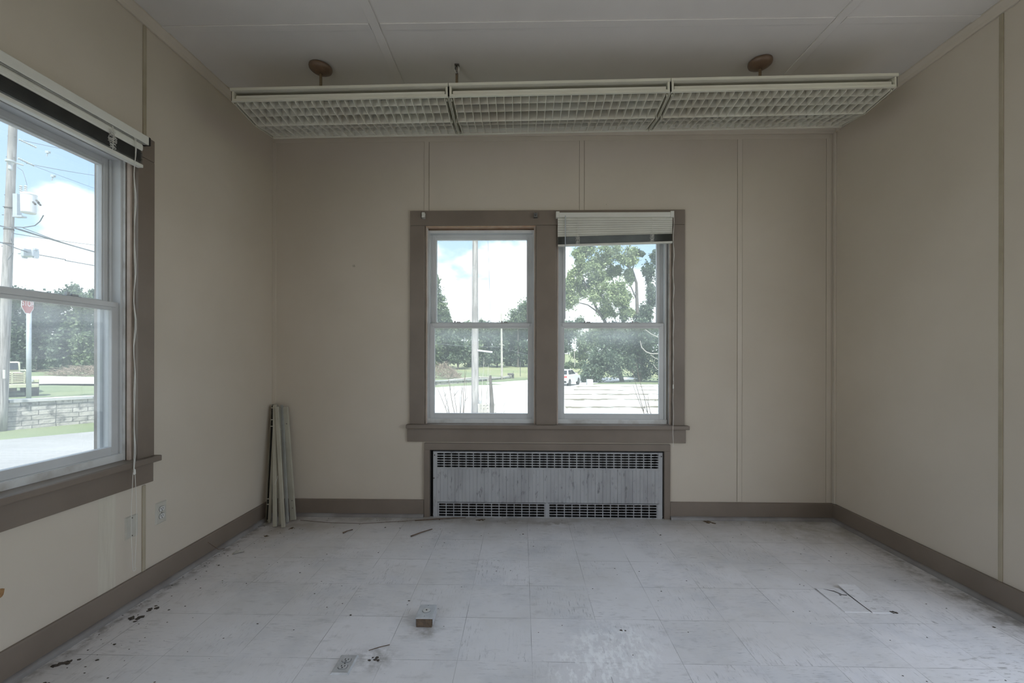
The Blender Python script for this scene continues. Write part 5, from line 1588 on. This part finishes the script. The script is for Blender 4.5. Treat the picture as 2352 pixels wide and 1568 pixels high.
# dense thicket below
th = [(1360, 858, 26, 24), (1372, 828, 30, 34), (1392, 800, 36, 42), (1420, 840, 44, 40), (1438, 790, 38, 42), (1470, 830, 40, 48), (1486, 780, 34, 44), (1516, 830, 40, 52), (1410, 766, 40, 26), (1470, 760, 40, 22), (1350, 868, 16, 12)]
tree('thicket', 'dense dark green thicket at the edge of the concrete lot', None, [(u, v, a, c, 45.5 + (k % 3)) for k, (u, v, a, c) in enumerate(th)], .12, 5000, 61, 'leaf_dark', dense=True)
for k, (lab, bls, D_, m) in enumerate((('hazy tree behind the parked car, left jamb of the right pane', [(1296, 790, 26, 34), (1310, 758, 24, 22), (1275, 770, 30, 40)], 92, 'leaf_dark'), ('pale tree between the far road and the thicket', [(1345, 790, 28, 36), (1365, 775, 22, 28), (1335, 815, 22, 16)], 86, 'leaf'), ('distant tree top showing below the big tree crown', [(1332, 740, 10, 12), (1318, 750, 16, 10), (1290, 745, 16, 14)], 96, 'leaf'))):
    tree('tree', lab, 'trees beyond the double window', [(*t, D_) for t in bls], .23, 2600, 70 + k, m, dense=True)
tree('bush', 'low green bush by the far grassy bank behind the car', None, [(1305, 838, 18, 9, 66), (1325, 840, 16, 8, 66), (1290, 846, 16, 10, 66), (1338, 836, 8, 7, 66)], .17, 1200, 81, 'leaf')
tag(MB().tube([at(1320, 842, 65), at(1319, 806, 65)], .05, 6).build('thin_post', 'railwood'), 'pale thin post in the bushes behind the car', 'post')
r = empty('guard_rail', at(1360, 826, 95), 'pale guard rail on the far road past the thicket', 'fence')
b = MB(); a, c = at(1344, 823, 95), at(1374, 824.5, 95); b.tube([a, c], .14, 6); b.build('rail', 'concrete_block', r)
for k in range(6):
    p = a.lerp(c, k / 5); MB().tube([p, p - Vector((0, 0, .45))], .05, 5).build('post', 'concrete_block', r)

# ---- bare shrubs close to the double window
def shoots(name, label, base, tips, rad, m='twig', seed=1):
    rr = random.Random(seed)
    b0 = Vector(base)
    r = empty(name, b0, label, 'shrub')
    for tpnt in tips:
        t = Vector(tpnt); n = 7
        mid = b0.lerp(t, .5) + Vector((rr.uniform(-.12, .12), rr.uniform(-.1, .1), .05))
        pts = []
        for k in range(n + 1):
            s = k / n
            pts.append(b0 * (1 - s) ** 2 + mid * 2 * s * (1 - s) + t * s * s + Vector((rr.uniform(-.012, .012), 0, 0)))
        st = MB().tube(pts, [rad * (1 - .75 * k / n) for k in range(n + 1)], 5)
        for _ in range(2):
            i = rr.randint(3, n - 1)
            e = pts[i] + Vector((rr.uniform(-.14, .14), rr.uniform(-.1, .1), rr.uniform(.1, .3)))
            st.tube([pts[i], pts[i].lerp(e, .5) + Vector((.01, 0, .02)), e], [rad * .4, rad * .3, rad * .12], 4)
        st.build('shoot', m, r)
Dv = 11
shoots('bare_shrub', 'bare twiggy shrub outside the left pane of the double window', Vector((at(1064, 950, Dv).x, Dv, GZ)), [at(u, v, Dv + d) for u, v, d in ((1018, 888, 0), (1042, 886, .3), (1062, 884, 0), (1072, 872, .4), (1056, 900, -.2), (1068, 846, .5), (1024, 836, .2), (1004, 890, 0))], .016, 'twig', 3)
shoots('bare_shrub', 'thin bare stems right of the pole in the left pane', Vector((at(1104, 950, Dv).x, Dv, GZ)), [at(u, v, Dv + d) for u, v, d in ((1107, 884, 0), (1112, 820, .2), (1122, 838, .3), (1098, 870, 0), (1160, 922, .1), (1178, 915, .2), (1127, 850, .1))], .013, 'railwood', 4)
D3 = 14
r = empty('broken_post', Vector((at(1130, 950, D3).x, D3, GZ)), 'broken grey post with splintered foot outside the left pane', 'post')
MB().tube([Vector((at(1131, 950, D3).x, D3, GZ)), at(1130, 928, D3), at(1128, 893, D3), at(1126, 862, D3)], [.03, .07, .055, .04], 7).build('post', 'bark', r)
D4 = 14.6
r = empty('pallet_stack', Vector((at(1120, 950, D4).x, D4, GZ)), 'weathered wood scraps stacked beside the broken post', 'wood')
for k, (u0, u1, v) in enumerate(((1098, 1138, 930), (1100, 1126, 937), (1100, 1140, 946))):
    a, c = at(u0, v, D4), at(u1, v - (1 if k else 2), D4); MB().tube([a, c], .045, 6).build('plank', 'railwood', r)
for u in (1101, 1108, 1116, 1124, 1134):
    a = at(u, 929, D4); MB().box(a.x - .035, a.x + .035, D4 - .05, D4 + .05, GZ, a.z).build('slat', 'railwood', r)
D5 = 9
shoots('vine', 'pale curling vine stems at the right jamb of the right pane', Vector((at(1530, 975, D5).x, D5, GZ)), [at(u, v, D5 + d) for u, v, d in ((1453, 883, 0), (1452, 846, .2), (1462, 834, .1), (1488, 904, 0))], .014, 'twig', 6)
b = MB()
b.tube([at(1470, 782, D5), at(1474, 798, D5), at(1484, 808, D5), at(1496, 812.5, D5), at(1512, 812, D5), at(1540, 806, D5)], [.006, .011, .012, .012, .012, .012], 6)
b.tube([at(1482, 757, D5), at(1496, 767, D5), at(1515, 776, D5), at(1540, 790, D5)], [.008, .01, .011, .012], 6)
b.tube([at(1494, 815, D5), at(1506, 823, D5), at(1530, 832, D5)], [.006, .007, .008], 5)
b.tube([at(1500, 836, D5), at(1507, 846, D5), at(1530, 862, D5)], [.006, .007, .008], 5)
b.tube([at(1540, 990, D5), at(1540, 900, D5), at(1540, 780, D5)], .014, 6)
tag(b.build('vine', 'railwood'), 'pale bare vine loops hanging past the right pane', 'vine')
